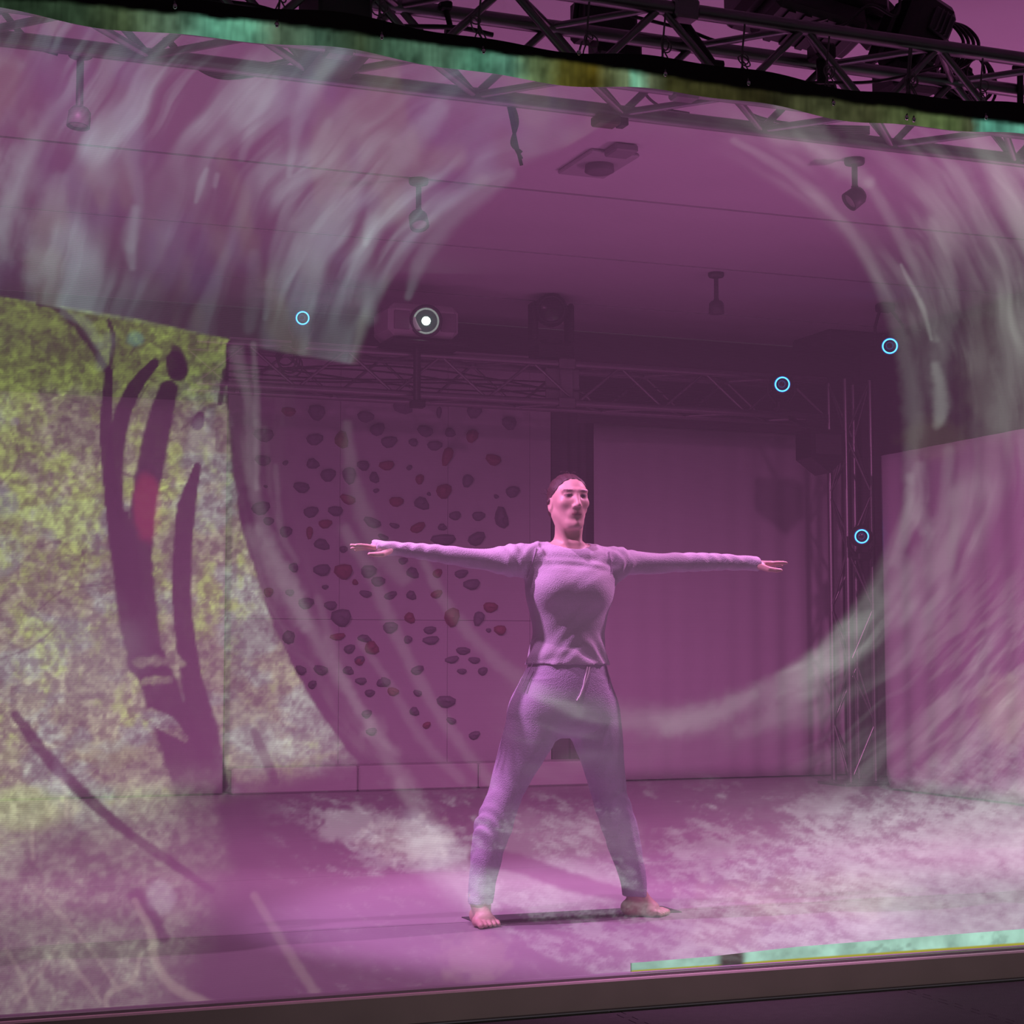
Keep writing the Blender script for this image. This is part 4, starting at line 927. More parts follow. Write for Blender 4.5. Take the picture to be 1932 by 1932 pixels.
# ================================================================== PROJECTION GAUZE
GX0, GX1, GZ0 = 0.15, 4.30, 0.004
NX, NZ = 760, 530
gx = np.linspace(GX0, GX1, NX + 1)
def top_z(x): return 2.840 + 0.012 * np.sin(5.2 * x + 0.6) + 0.006 * np.sin(13 * x + 2)
zt_ = top_z(gx)
tt_ = np.linspace(0, 1, NZ + 1)
XX = np.tile(gx, (NZ + 1, 1)); ZZ = GZ0 + (zt_[None, :] - GZ0) * tt_[:, None]
YY = YS + 0.004 * np.sin(4 * XX) * (1 - ((ZZ - 1.4) / 1.4) ** 2)
# picture coordinates on the cloth: 1932 units across, as the picture is framed on the gauze
q = np.stack([XX - CP[0], YY - CP[1], ZZ - CP[2]], -1)
wq = q @ FW
U = 966 + FPX * (q @ R_) / wq; V = 966 - FPX * (q @ UP) / wq

def vnoise(a, b, seed):
    rs = np.random.RandomState(seed); T = rs.rand(256, 256).astype(np.float32)
    ia = np.floor(a).astype(int); ib = np.floor(b).astype(int); fa = a - ia; fb = b - ib
    fa = fa * fa * (3 - 2 * fa); fb = fb * fb * (3 - 2 * fb)
    g = lambda i, j: T[i & 255, j & 255]
    return (g(ia, ib) * (1 - fa) + g(ia + 1, ib) * fa) * (1 - fb) + (g(ia, ib + 1) * (1 - fa) + g(ia + 1, ib + 1) * fa) * fb
def fbm(a, b, seed, o=4, gain=0.55):
    s = 0; w_ = 0; am = 1.0
    for k in range(o): s = s + am * vnoise(a * 2 ** k + 13.7 * k, b * 2 ** k + 7.3 * k, seed + k); w_ += am; am *= gain
    return s / w_
def n2(sx, sy, seed, o=4, gain=0.55, rot=0.0):
    c_, s_ = math.cos(rot), math.sin(rot); return fbm((U * c_ + V * s_) / sx, (-U * s_ + V * c_) / sy, seed, o, gain)
E_ = np.zeros(U.shape + (3,), np.float32)
def addc(mask, col): E_[...] += mask[..., None].astype(np.float32) * np.array(col, np.float32)
def mulm(mask): E_[...] *= np.clip(mask, 0, 4)[..., None].astype(np.float32)
def polydist(pts, n=8, widths=None):
    """distance to a smooth curve, with the interpolated width"""
    sp = np.array(spline([tuple(p) for p in pts], n)); best = np.full(U.shape, 1e9, np.float32); wb = np.ones(U.shape, np.float32); tb = np.zeros(U.shape, np.float32)
    W = np.interp(np.linspace(0, 1, len(sp)), np.linspace(0, 1, len(widths)), widths) if widths is not None else np.ones(len(sp))
    m = W.max() * 3 + 10
    box = (U > sp[:, 0].min() - m) & (U < sp[:, 0].max() + m) & (V > sp[:, 1].min() - m) & (V < sp[:, 1].max() + m)
    u, v = U[box], V[box]; bb = np.full(u.shape, 1e9); ww = np.ones(u.shape); tq = np.zeros(u.shape)
    for i in range(len(sp) - 1):
        a, b = sp[i], sp[i + 1]; d = b - a; t = np.clip(((u - a[0]) * d[0] + (v - a[1]) * d[1]) / max((d * d).sum(), 1e-6), 0, 1)
        e = np.hypot(u - a[0] - t * d[0], v - a[1] - t * d[1]); wi = W[i] + (W[i + 1] - W[i]) * t
        r = e / wi; k = r < bb; bb[k] = r[k]; tq[k] = (i + t[k]) / (len(sp) - 1)
    best[box] = bb; tb[box] = tq
    return best, tb
RAG = {}
def stroke(pts, widths, soft=0.5, rag=0.0, seed=1):
    d, t = polydist(pts, 8, widths)
    if rag:
        if seed not in RAG: RAG[seed] = n2(14, 14, seed, 3)
        d = d + rag * (RAG[seed] - 0.5) * 2
    return sstep(1 + soft, 1 - soft, d), t
def blob(cx, cy, rx, ry, rag=0.5, seed=1, sc=25, soft=.35):
    d = np.hypot((U - cx) / rx, (V - cy) / ry) + rag * (n2(sc, sc, seed, 4) - .5) * 2; return sstep(1 + soft, 1 - soft, d)

# ------- swirl coordinates
CU, CV, RR = 1195., 805., 535.
rr = np.hypot(U - CU, V - CV); th = np.arctan2(V - CV, U - CU)
wob = (n2(160, 160, 3, 3) - .5)
rw = rr + 46 * wob
fine = fbm(rw / 19, th * 4.0 + 40, 21, 4, .55)
mid = fbm(rw / 52, th * 2.6 + 40, 31, 3, .55)
big = n2(150, 190, 41, 3)
streak = np.clip(sstep(.36, .78, mid) * .90 + sstep(.45, .85, fine) * .40, 0, 1.4) * (0.35 + 1.3 * sstep(.3, .7, big))
# ------- region masks
ftop = np.interp(U, [-200, 0, 70, 250, 430, 470], [556, 560, 570, 600, 640, 650])
fright = np.interp(V, [560, 640, 760, 900, 1000, 1080, 1160, 1240, 1310, 1380, 1440, 1490, 1560], [428, 430, 428, 440, 456, 482, 508, 542, 582, 628, 676, 640, 560]) + 10 * (n2(30, 30, 5, 3) - .5)
forest = sstep(-3, 3, V - ftop) * sstep(4, -4, U - fright)
upper = sstep(4, -4, V - np.interp(U, [-200, 0, 430, 480, 740, 980, 1200, 1932], [556, 560, 640, 655, 700, 330, 200, 200]))
WHT = np.array((.42, .60, .57)); 
# upper left swirl
ul = upper * sstep(RR * 0.985, RR * 1.03, rr) * sstep(1250, 980, U)
ulx = np.interp(U, [0, 300, 700, 900, 1100], [1.0, .95, .9, .8, .5]) * np.interp(V, [100, 300, 500, 640], [.95, 1.0, .85, .55])
addc(ul * streak * ulx * .70, WHT)
addc(ul * .07, (.5, .55, .5))
addc(ul * sstep(.5, .75, n2(120, 160, 52, 3)) * .10, (.15, .2, .7))
addc(ul * sstep(.55, .75, n2(90, 160, 55, 3)) * .14, (.55, .6, .2))
# a few distinct long brush marks, upper left
for (pts, wd, a) in (([(640, 95), (585, 170), (560, 240), (545, 330)], [10, 18, 12, 5], .5), ([(830, 205), (760, 290), (715, 360), (690, 460)], [16, 26, 18, 6], .55),
                     ([(520, 150), (480, 230), (455, 300)], [8, 12, 6], .35), ([(300, 130), (265, 200), (250, 290), (262, 380), (246, 470)], [14, 20, 16, 10, 8], .40),
                     ([(390, 320), (378, 350), (370, 380)], [4, 7, 4], .6), ([(410, 330), (405, 350)], [4, 4], .5), ([(255, 395), (244, 450), (250, 505)], [8, 14, 6], .5),
                     ([(960, 330), (870, 390), (800, 480), (770, 560)], [12, 20, 14, 6], .45), ([(110, 340), (85, 420), (60, 520)], [14, 28, 18], .45), ([(170, 190), (160, 270), (200, 330)], [20, 30, 20], .28),
                     ([(700, 420), (680, 520), (700, 600)], [14, 18, 12], .30), ([(480, 480), (478, 560), (470, 620)], [10, 16, 10], .22), ([(620, 230), (560, 350), (520, 470), (500, 600)], [8, 12, 10, 5], .30)):
    m, t = stroke(pts, wd, .75, .25, 9); addc(m * a * .62 * sstep(ftop + 5, ftop - 5, V), WHT)
# dark green cast along the top of the picture
topline = np.interp(U, [-200, 0, 150, 335, 500, 966, 1100, 1450, 1932, 2200], [-20, -5, 5, 25, 40, 103, 120, 172, 233, 268])
below = V - topline
addc(sstep(150, 20, below) * sstep(.35, .7, n2(70, 60, 61, 3)) * .20, (.30, .40, .30))
# left edge cloudiness
addc(upper * sstep(140, 0, U) * sstep(.35, .7, n2(60, 90, 63)) * .35, WHT)

# ------- right swirl
rm = sstep(RR * .97, RR * 1.02, rr + 8 * wob) * sstep(1300, 1480, U) * sstep(1180, 1000, V)
addc(rm * streak * np.interp(U, [1400, 1600, 1720, 1932], [.55, .75, .9, 1.0]) * .50, np.array((.52, .58, .50)))
addc(rm * .05, (.5, .55, .45))
RM = np.array((.50, .58, .50))
for (pts, wd, a) in (([(1385, 265), (1480, 320), (1580, 410), (1650, 510), (1700, 640), (1722, 780), (1716, 900)], [6, 8, 9, 12, 14, 16, 12], .42),
                     ([(1470, 200), (1540, 260), (1590, 310), (1640, 345)], [10, 22, 20, 10], .60), ([(1640, 345), (1700, 450), (1745, 560), (1765, 640)], [10, 10, 9, 6], .45),
                     ([(1700, 500), (1740, 580), (1757, 640)], [3, 5, 3], .8), ([(1760, 420), (1790, 560), (1770, 690), (1775, 790)], [12, 16, 18, 12], .40), ([(1765, 690), (1778, 760), (1768, 800)], [8, 14, 8], .7),
                     ([(1800, 330), (1880, 480), (1905, 640), (1890, 800)], [24, 30, 28, 20], .42), ([(1850, 260), (1925, 420), (1960, 600)], [16, 22, 20], .40),
                     ([(1735, 880), (1728, 940), (1745, 1000)], [10, 18, 12], .45), ([(1790, 850), (1780, 960), (1740, 1040), (1700, 1110)], [10, 12, 14, 16], .40), ([(1716, 900), (1712, 980), (1690, 1060)], [8, 10, 10], .4)):
    m, t = stroke(pts, wd, .8, .3, 19); addc(m * a * .62, RM)
# greenish dark patch right
addc(blob(1760, 830, 60, 40, .3, 71) * .10, (.45, .5, .1)); addc(blob(1890, 700, 70, 160, .3, 72) * .14, (.42, .5, .3))

# ------- lower ring
lo = sstep(RR * .985, RR * 1.03, rr) * sstep(RR * 1.36, RR * 1.05, rr) * sstep(1020, 1120, V) * sstep(900, 1040, U)
addc(lo * (0.25 + 1.1 * streak) * .26 * (0.5 + 1.2 * sstep(.35, .7, n2(130, 90, 76, 2))), np.array((.50, .60, .50)))
lr = sstep(RR * 1.0, RR * 1.06, rr) * sstep(1040, 1200, V) * sstep(1380, 1700, U)
addc(lr * (0.2 + streak) * .34, np.array((.54, .58, .54)))
for (pts, wd, a) in (([(1700, 1075), (1640, 1160), (1560, 1235), (1470, 1295), (1350, 1345), (1230, 1360), (1110, 1335), (1010, 1300)], [22, 26, 22, 20, 26, 28, 20, 12], .34),
                     ([(1680, 1130), (1600, 1240), (1500, 1330), (1400, 1380)], [14, 20, 22, 14], .26), ([(1640, 1160), (1590, 1190), (1540, 1240)], [10, 14, 8], .36),
                     ([(1420, 1310), (1340, 1350), (1260, 1372)], [10, 18, 14], .35)):
    m, t = stroke(pts, wd, .8, .35, 29); addc(m * a * .62, np.array((.55, .66, .56)))
# left-lower strands over the climbing wall
for (pts, wd, a) in (([(445, 660), (470, 760), (476, 900), (500, 1000), (548, 1110), (610, 1230), (680, 1340), (740, 1440), (860, 1620)], [12, 10, 9, 12, 15, 12, 10, 14, 18], .40),
                     ([(478, 650), (485, 780), (484, 920)], [5, 6, 5], .42), ([(480, 1010), (540, 1110), (575, 1180)], [18, 24, 12], .40), ([(520, 880), (530, 1000), (560, 1060)], [5, 6, 6], .22),
                     ([(655, 800), (665, 900), (690, 980), (720, 1040), (760, 1090)], [8, 12, 16, 18, 14], .26), ([(650, 1000), (700, 1080), (740, 1180), (800, 1300), (880, 1420), (930, 1480)], [10, 12, 11, 10, 11, 10], .30),
                     ([(800, 1060), (850, 1150), (930, 1240), (1010, 1300), (1090, 1345)], [8, 10, 12, 14, 12], .28), ([(680, 1210), (740, 1300), (800, 1400), (870, 1470)], [6, 8, 9, 9], .24),
                     ([(600, 1130), (640, 1260), (700, 1370), (750, 1420)], [7, 8, 10, 8], .22), ([(750, 1480), (820, 1590), (870, 1680), (960, 1770)], [10, 12, 10, 8], .34),
                     ([(690, 1380), (705, 1365), (720, 1375)], [12, 16, 10], .28)):
    m, t = stroke(pts, wd, .8, .45, 39); addc(m * a * .62, np.array((.58, .62, .56)))
lb = sstep(fright - 2, fright + 6, U) * sstep(fright + 150, fright + 10, U) * sstep(620, 700, V) * sstep(1460, 1400, V)
addc(lb * sstep(.45, .8, fine) * .16, np.array((.55, .58, .5)))
addc(lb * sstep(.4, .6, n2(26, 60, 82)) * .07, np.array((.5, .5, .4)))

# ------- forest at left
fo = forest * sstep(1560, 1460, V + 0.25 * (U - 300))
hi = n2(13, 13, 91, 5, .62); lo2 = n2(70, 80, 92, 4); md = n2(30, 34, 93, 4)
base = (0.50 + 0.85 * sstep(.28, .76, hi)) * (0.72 + 0.6 * sstep(.3, .7, lo2)) * (1.0 + .25 * sstep(760, 900, V))
green = .75 * sstep(.48, .72, lo2 * .35 + md * .45 + hi * .2 + .22 * sstep(760, 690, V) - .06 * sstep(900, 1200, V) + .10 * sstep(120, 0, U - fright + 130) * sstep(1350, 1200, V))
grey = sstep(.5, .66, n2(95, 70, 95, 4))
cb = np.array((.43, .47, .27)); cg = np.array((.37, .54, .05)); cy_ = np.array((.43, .54, .42))
Cf = cb * (1 - grey[..., None]) + cy_ * grey[..., None]
Cf = Cf * (1 - green[..., None]) + cg * green[..., None]
topg = sstep(770, 700, V); Cf = Cf * (1 - .65 * topg[..., None]) + np.array((.26, .40, .04)) * .65 * topg[..., None]
fmask = np.ones(U.shape)
# trunks let the stage show through
trunks = [([(205, 700), (200, 820), (212, 940), (232, 1060), (252, 1160), (275, 1250)], [8, 12, 14, 22, 30, 34]),
          ([(292, 685), (255, 730), (226, 800), (216, 900), (228, 1000), (245, 1090)], [9, 14, 16, 18, 22, 26]),
          ([(318, 735), (300, 800), (284, 880), (270, 960), (262, 1060), (270, 1150), (290, 1260), (335, 1390), (372, 1480)], [18, 24, 26, 24, 26, 28, 32, 40, 46]),
          ([(372, 880), (352, 960), (344, 1050), (344, 1150), (360, 1270), (385, 1380), (410, 1480)], [7, 18, 18, 18, 20, 28, 20]),
          ([(330, 680), (335, 700)], [18, 20]), ([(378, 785), (372, 800)], [8, 12]), ([(435, 650), (432, 720)], [8, 9])]
for pts, wd in trunks:
    m, t = stroke(pts, wd, .16, .10, 99); fmask *= 1 - .97 * m
# bright slits between the stems
for pts, wd in (([(262, 800), (246, 880), (238, 960)], [10, 13, 5]), ([(318, 960), (305, 1080), (312, 1200), (330, 1250)], [12, 12, 10, 12])):
    m, t = stroke(pts, wd, .4, .3, 98); fmask = np.maximum(fmask, m * .8)
# leaf clusters over the trunk
fmask = np.maximum(fmask, .85 * stroke([(282, 1350), (315, 1365), (350, 1395)], [14, 16, 6], .2, .2, 97)[0])
fmask = np.maximum(fmask, .6 * stroke([(262, 1250), (300, 1247), (345, 1252)], [9, 9, 7], .5, .5, 96)[0])
fmask = np.maximum(fmask, .5 * stroke([(275, 1285), (320, 1282)], [8, 6], .5, .5, 94)[0])
# dark branches
for pts, wd in (([(70, 572), (105, 580), (140, 610), (175, 655), (205, 705)], [4, 6, 7, 7, 6]), ([(205, 605), (214, 640), (206, 700)], [4, 5, 4]), ([(425, 700), (415, 760)], [6, 5]),
                ([(30, 1350), (90, 1430), (160, 1500), (240, 1570), (330, 1632)], [10, 13, 12, 10, 7]), ([(480, 1380), (500, 1430), (520, 1475)], [8, 10, 8]), ([(330, 660), (345, 690), (330, 705)], [10, 12, 8])):
    m, t = stroke(pts, wd, .35, .25, 95); fmask *= 1 - .85 * m
rq = random.Random(5)
tw = np.ones(U.shape)
for k in range(70):
    x0, y0 = rq.uniform(-20, 640), rq.uniform(620, 1480); an = rq.uniform(-.6, .9) + (0 if rq.random() < .6 else 1.2); L = rq.uniform(40, 130); bd = rq.uniform(-25, 25)
    pts = [(x0, y0), (x0 + L * .5 * math.cos(an) - bd * math.sin(an), y0 + L * .5 * math.sin(an) + bd * math.cos(an)), (x0 + L * math.cos(an), y0 + L * math.sin(an))]
    m, t = stroke(pts, [1.5, rq.uniform(2, 5), 1.5], .6, .3, 95); tw *= 1 + rq.choice((-.45, .35, -.3)) * m
fo_amt = fo * fmask * base * tw * (.62 + .76 * n2(7, 7, 96, 2))
E_[...] += (fo_amt[..., None] * Cf * 1.0).astype(np.float32)
for (pts, wd, a, c) in (([(120, 590), (160, 610), (185, 650)], [7, 10, 8], .3, (.45, .6, .5)), ([(205, 640), (190, 690)], [14, 10], .25, (.45, .6, .55))):
    m, t = stroke(pts, wd, .6, .3, 93); addc(m * a * fo, c)
addc(fo * blob(255, 640, 16, 14, .3, 101) * .35, (.2, .8, .7)); addc(fo * blob(10, 948, 24, 30, .3, 102) * .30, (.35, .6, .75)); addc(blob(28, 795, 9, 8, .2, 103) * .3, (.3, .1, .7))
addc(blob(278, 955, 26, 62, .25, 104, 40, .25) * .34 * (1 - .4 * fmask), (.95, .02, .12))
addc(fo * blob(150, 1240, 120, 90, .5, 105, 60, .5) * .22, (.5, .62, .55)); addc(fo * blob(380, 830, 30, 40, .5, 106) * .4, (.5, .6, .55)); addc(fo * blob(470, 1400, 60, 60, .6, 107) * .35, (.45, .6, .45))
addc(fo * blob(560, 1430, 70, 36, .6, 108) * .35, (.5, .6, .42))

# ------- lower left undergrowth
ug = sstep(1430, 1520, V + .10 * (U - 300)) * sstep(1.0, .55, U / np.interp(V, [1400, 1500, 1600, 1700, 1800, 1918], [560, 520, 520, 470, 420, 380]))
hu = n2(15, 15, 111, 5, .62); lu = n2(90, 70, 112, 4)
ug_a = ug * (.65 + .7 * n2(7, 7, 97, 2)) * (0.50 + .65 * sstep(.30, .76, hu)) * (.60 + .6 * sstep(.3, .68, lu))
# diagonal clear band (foot of the trunk, on the floor)
m, t = stroke([(435, 1500), (480, 1600), (545, 1720), (610, 1850), (640, 1920)], [34, 46, 52, 56, 60], .35, .15, 113); ug_a = ug_a * (1 - .92 * m)
m2, t = stroke([(30, 1350), (90, 1430), (160, 1500), (240, 1570), (330, 1632), (400, 1680)], [10, 13, 12, 10, 9, 6], .35, .25, 95); ug_a = ug_a * (1 - .85 * m2)
m3, t = stroke([(255, 1690), (285, 1730), (310, 1770)], [14, 14, 10], .4, .3, 114); ug_a = ug_a * (1 - .8 * m3)
addc(ug_a * .84, (.47, .56, .37))
addc(ug * sstep(.55, .72, n2(60, 50, 116)) * .16, (.4, .55, .3))
addc(blob(45, 1525, 75, 42, .30, 117, 50, .25) * .48, (.40, .62, .10)); addc(blob(15, 1620, 30, 40, .4, 118) * .30, (.5, .6, .4)); addc(blob(300, 1690, 26, 30, .4, 119) * .42, (.62, .68, .72)); addc(blob(110, 1480, 16, 40, .4, 115) * .30, (.55, .62, .62))
addc(blob(20, 1425, 22, 14, .3, 120) * .3, (.4, .6, .1)); addc(blob(200, 1420, 60, 26, .5, 121) * .3, (.42, .55, .12)); addc(blob(180, 1790, 150, 40, .7, 122, 40, .5) * .18, (.3, .45, .25))
for (pts, wd, a) in (([(255, 1700), (285, 1760), (292, 1810), (325, 1860), (400, 1900)], [6, 8, 8, 9, 10], .55), ([(60, 1670), (110, 1720), (170, 1790), (220, 1860)], [4, 5, 4, 4], .28), ([(265, 1800), (250, 1850), (205, 1875), (200, 1905)], [4, 5, 5, 4], .40),
                     ([(120, 1800), (160, 1850), (190, 1890)], [4, 5, 4], .32), ([(10, 1790), (40, 1840), (60, 1900)], [4, 5, 4], .28), ([(60, 1550), (62, 1620)], [4, 4], .4), ([(30, 1890), (80, 1830), (110, 1780)], [4, 4, 3], .25),
                     ([(480, 1690), (540, 1790), (600, 1880), (625, 1905)], [7, 9, 9, 9], .32), ([(115, 1470), (125, 1500), (125, 1540)], [4, 5, 4], .5), ([(70, 1480), (100, 1540)], [4, 4], .3)):
    m, t = stroke(pts, wd, .6, .25, 123); addc(m * a * .9, (.62, .58, .40))

# ------- bright picture on the lower right and over the floor
flr = sstep(1455, 1540, V - 8 * np.sin(U / 120)) * sstep(470, 620, U)
k1 = fbm((U * .95 + V * .3) / 30, (V * .95 - U * .3) / 12, 131, 5, .74); k2 = n2(120, 70, 132, 4); k3 = n2(22, 14, 133, 4, .6)
dens = np.interp(U, [480, 700, 900, 1250, 1500, 1700, 1932], [.22, .30, .36, .40, .60, .88, .95]) * np.interp(V, [1480, 1560, 1640, 1750, 1860], [.55, .85, 1.0, 1.05, 1.0])
patch = sstep(.62, .40 - .0, 1 - (k1 * .55 + k2 * .45) + .15 - dens * .32)
clear = sstep(-6, 6, V - np.interp(U, [300, 850, 880, 960, 1060, 1180, 1250], [1690, 1640, 1690, 1775, 1815, 1862, 1900]))      # dark floor wedge, lower centre-left
addc(flr * patch * (.30 + 1.0 * k3) * .74 * (1 - .90 * clear), (.58, .66, .62))
addc(flr * (1 - clear) * sstep(1150, 1700, U) * .34 * (.5 + k3), (.56, .66, .58))
addc(flr * clear * sstep(.62, .74, k1) * .12, (.6, .6, .5))
# grey fan at the far right, behind the side cloth edge
fan = sstep(0, 60, (U - 1300) * .55 + (V - 1640)) * sstep(1250, 1450, U) * sstep(1380, 1520, V + .25 * (U - 1690))
addc(fan * (.30 + .7 * sstep(.3, .7, k1)) * .52, (.54, .66, .62))
rs_ = sstep(1690, 1760, U) * sstep(1000, 1250, V) * sstep(1560, 1480, V)
dg = fbm((U * .72 + V * .70) / 16, (V * .72 - U * .70) / 90, 141, 4, .6)
addc(rs_ * sstep(.35, .7, dg) * np.interp(U, [1690, 1780, 1932], [.12, .34, .55]) * .85, (.56, .66, .50)); addc(rs_ * blob(1900, 1340, 50, 60, .4, 142) * .25, (.62, .66, .25))
# yellowish drift
addc(flr * blob(1560, 1690, 170, 44, .5, 143, 40, .5) * .22, (.68, .60, .10)); addc(flr * blob(1370, 1730, 90, 60, .7, 144, 25, .4) * .18, (.62, .62, .20)); addc(blob(900, 1810, 60, 40, .8, 145, 20, .4) * .20, (.7, .62, .3))
# white patch between the feet with a clear band above it
m, t = stroke([(780, 1560), (850, 1640), (905, 1690)], [30, 44, 36], .5, .2, 146); addc(m * .55, (.60, .68, .68))
wp = blob(1040, 1672, 150, 46, .18, 147, 50, .3); addc(wp * .62, (.60, .70, .66)); addc(blob(1060, 1590, 130, 60, .4, 151, 30, .5) * .30, (.62, .62, .60))
m, t = stroke([(900, 1615), (980, 1630), (1080, 1665), (1190, 1690), (1260, 1695)], [16, 18, 18, 12, 8], .35, .2, 148); mulm(1 - .9 * m)
addc(blob(670, 1555, 75, 34, .7, 149, 16, .4) * .62, (.62, .66, .62)); addc(blob(770, 1585, 80, 40, .8, 150, 14, .4) * .50, (.66, .66, .55)); addc(blob(790, 1600, 60, 24, .7, 156, 14, .4) * .2, (.66, .66, .55))
# lower edge of the brightest part
addc(sstep(1080, 1240, U) * sstep(1740, 1800, V) * (.35 + .8 * k3) * .24, (.58, .66, .56))
# light along the top hem line (picture reaches onto the hem)
hk = [-200, 150, 235, 330, 400, 470, 520, 600, 680, 740, 840, 900, 960, 1000, 1060, 1120, 1180, 1195, 1225, 1260, 1440, 1560, 1640, 1790, 1830, 1860, 1932, 2300]
hc = [(20, 30, 22), (45, 60, 45), (70, 85, 60), (85, 110, 90), (90, 150, 125), (85, 140, 115), (85, 105, 85), (60, 85, 70), (50, 62, 45), (62, 90, 72), (70, 100, 82), (75, 125, 102), (90, 140, 118), (95, 115, 80), (70, 68, 32), (75, 66, 25), (90, 105, 78), (110, 170, 140), (95, 105, 80), (58, 58, 34), (40, 38, 24), (72, 76, 52), (60, 62, 42), (88, 105, 66), (62, 66, 48), (90, 160, 138), (105, 175, 152), (70, 120, 100)]
hl = np.array([[(c / 255) ** 2.2 for c in q_] for q_ in hc])
hemE = np.stack([np.interp(U + 10 * (n2(20, 14, 165) - .5), hk, hl[:, k]) for k in range(3)], -1) * (.22 + 1.5 * n2(30, 40, 161, 3))[..., None] * (.8 + .4 * vnoise(U / 5, V / 40, 164))[..., None]

# gauze lets most light through; even pink glow added in place of scattered stage light
veil = np.array((.049, .0175, .042))
OUT = E_ * 0.30 + veil * 1.0
fade = sstep(0, 14, V - (topline - 4))
OUT = np.where((V < topline)[..., None], veil * .5, OUT)

scrim = empty('projection_gauze', (2.2, YS, 0), 'huge see-through projection gauze across the stage front showing a painted forest swirl', 'screen')
M_GZ = bpy.data.materials.new('projection_gauze'); M_GZ.use_nodes = True
nt = M_GZ.node_tree; nt.nodes.clear()
out = nt.nodes.new('ShaderNodeOutputMaterial'); tr = nt.nodes.new('ShaderNodeBsdfTransparent'); em = nt.nodes.new('ShaderNodeEmission'); ad = nt.nodes.new('ShaderNodeAddShader')
tr.inputs[0].default_value = (.72, .72, .72, 1)
at = nt.nodes.new('ShaderNodeAttribute'); at.attribute_name = 'picture'
tc = nt.nodes.new('ShaderNodeTexCoord'); mp = nt.nodes.new('ShaderNodeMapping'); wv = nt.nodes.new('ShaderNodeTexWave')
wv.bands_direction = 'Z'; wv.inputs['Scale'].default_value = 62.0; wv.inputs['Distortion'].default_value = 0.0; wv.inputs['Detail'].default_value = 0
nt.links.new(tc.outputs['Object'], wv.inputs['Vector'])
rg = nt.nodes.new('ShaderNodeMapRange'); rg.inputs['To Min'].default_value = 0.86; rg.inputs['To Max'].default_value = 1.14
nt.links.new(wv.outputs['Fac'], rg.inputs['Value'])
vm = nt.nodes.new('ShaderNodeVectorMath'); vm.operation = 'SCALE'
nt.links.new(at.outputs['Color'], vm.inputs[0]); nt.links.new(rg.outputs['Result'], vm.inputs['Scale']); nt.links.new(vm.outputs[0], em.inputs['Color'])
nt.links.new(tr.outputs[0], ad.inputs[0]); nt.links.new(em.outputs[0], ad.inputs[1]); nt.links.new(ad.outputs[0], out.inputs['Surface'])
M_GZ.cycles.emission_sampling = 'NONE'
ii = np.arange((NX + 1) * (NZ + 1)).reshape(NZ + 1, NX + 1)
def sheet(name, rows_, m, attr, col, yoff=0.0, c0=0):
    """rows_: slice of the cloth grid"""
    a, b = rows_
    sub = np.stack([XX[a:b, c0:], YY[a:b, c0:] + yoff, ZZ[a:b, c0:]], -1).reshape(-1, 3); id2 = np.arange(len(sub)).reshape(b - a, NX + 1 - c0)
    f = np.stack([id2[:-1, :-1], id2[:-1, 1:], id2[1:, 1:], id2[1:, :-1]], -1).reshape(-1, 4)
    me = np_mesh(name, sub, f, m); c4 = np.concatenate([col[a:b, c0:].reshape(-1, 3), np.ones((len(sub), 1))], 1).astype(np.float32)
    at_ = me.color_attributes.new(attr, 'FLOAT_COLOR', 'POINT'); at_.data.foreach_set('color', c4.ravel())
    o = put(name, me, scrim); return o
tb = int(NZ * (1 - 0.034)); bb_ = int(NZ * 0.019) + 1
sheet('gauze', (0, tb + 1), M_GZ, 'picture', OUT)
# hems: doubled, opaque cloth that catches the projected picture
def hem_mat(name, base):
    m = bpy.data.materials.new(name); m.use_nodes = True; nt = m.node_tree; b = nt.nodes['Principled BSDF']
    b.inputs['Base Color'].default_value = base + (1,); b.inputs['Roughness'].default_value = .9
    a = nt.nodes.new('ShaderNodeAttribute'); a.attribute_name = 'picture'; nt.links.new(a.outputs['Color'], b.inputs['Emission Color']); b.inputs['Emission Strength'].default_value = 1.0
    m.cycles.emission_sampling = 'NONE'; return m
M_HEM = hem_mat('black_hem', (.012, .010, .010)); M_HEMB = hem_mat('bottom_hem', (.22, .16, .16))
HM = np.where((V > topline + 2)[..., None], hemE * .9, 0.0)
hemsoft = sstep(-2, 10, V - topline - 6 * (n2(60, 30, 171) - .5) * 2); HM = hemE * hemsoft[..., None] * 1.0
sheet('top_hem', (tb - 1, NZ + 1), M_HEM, 'picture', HM, -0.004)
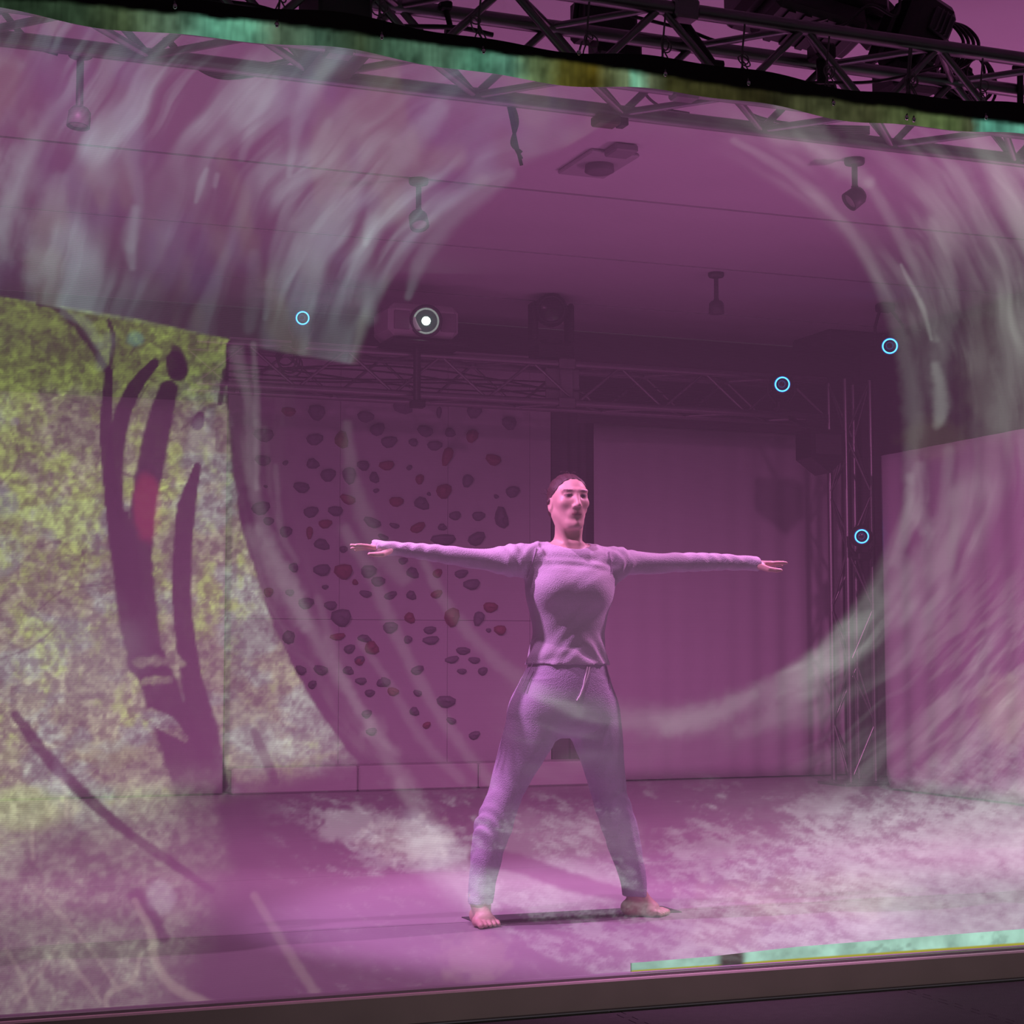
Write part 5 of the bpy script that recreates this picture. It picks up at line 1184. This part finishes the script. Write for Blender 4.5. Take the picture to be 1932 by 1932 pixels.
bx = sstep(1188, 1192, U) * sstep(1932 + 400, 1932 + 300, U) * (1 - sstep(1345, 1365, U) * sstep(1410, 1395, U))
bc = np.array((.34, .60, .49)) * (.45 + .95 * n2(34, 50, 181, 4))[..., None] * (1 - .30 * sstep(.55, .7, n2(30, 30, 182)) * sstep(1550, 1650, U))[..., None] * (1 - .35 * sstep(1345, 1190, U))[..., None]
lowy = tt_[:, None] * np.ones_like(U)
bc = np.where((lowy < 0.0028)[..., None], np.array((.34, .32, .02)), bc)
HB = bx[..., None] * bc
if True:
    bl = (1 - bx)[..., None] * (OUT * .3); HB = HB + bl
hz_ = np.interp(U[0], [1186, 1340, 1500, 1932, 2300], [.026, .03, .042, .052, .06]); ZZ[:bb_] = GZ0 + hz_[None, :] * (np.arange(bb_) / (bb_ - 1))[:, None]
sheet('bottom_hem', (0, bb_), M_HEMB, 'picture', HB, -0.004, int(np.searchsorted(U[0], 1186)))

# ties: cords with a bright ball, from the truss down to the hem
for (u, v, ut) in ((522, 47, 528), (330, 12, 322), (720, 70, 716), (912, 97, 903), (1092, 100, 1106), (1255, 140, 1250), (1412, 157, 1400), (1572, 195, 1560), (1710, 222, 1712), (1724, 226, 1716), (1860, 222, 1850)):
    p = P(u, v, YS - 0.012); zt2 = 2.90; x2 = P(ut, v - 60, 5.12).x
    k = tie = MB().tube(spline([p, (p.x * .6 + x2 * .4, YS + .02, p.z + .05), (x2, 5.122, zt2), (x2 + .01, 5.118, 3.03)], 5), 0.0035, 5)
    for j in range(2):
        c = Vector((x2 + rnd.uniform(-.014, .014), 5.112, zt2 + rnd.uniform(0, .03))); tie.torus(frame_to(c, (rnd.uniform(-.9, .9), -1, rnd.uniform(-.6, .6))), rnd.uniform(.012, .026), 0.0024, 14, 5)
    for j in (-1, 1): tie.tube(spline([(x2, 5.11, zt2), (x2 + j * .02, 5.10, zt2 - .05), (x2 + j * .012, 5.09, zt2 - .10)], 4), 0.0025, 5)
    tie.build('tie_cord', M_ROPE, scrim)
    MB().ell(p, (.008, .008, .009), 10, 6).build('tie_ball', M_CHROME, scrim)
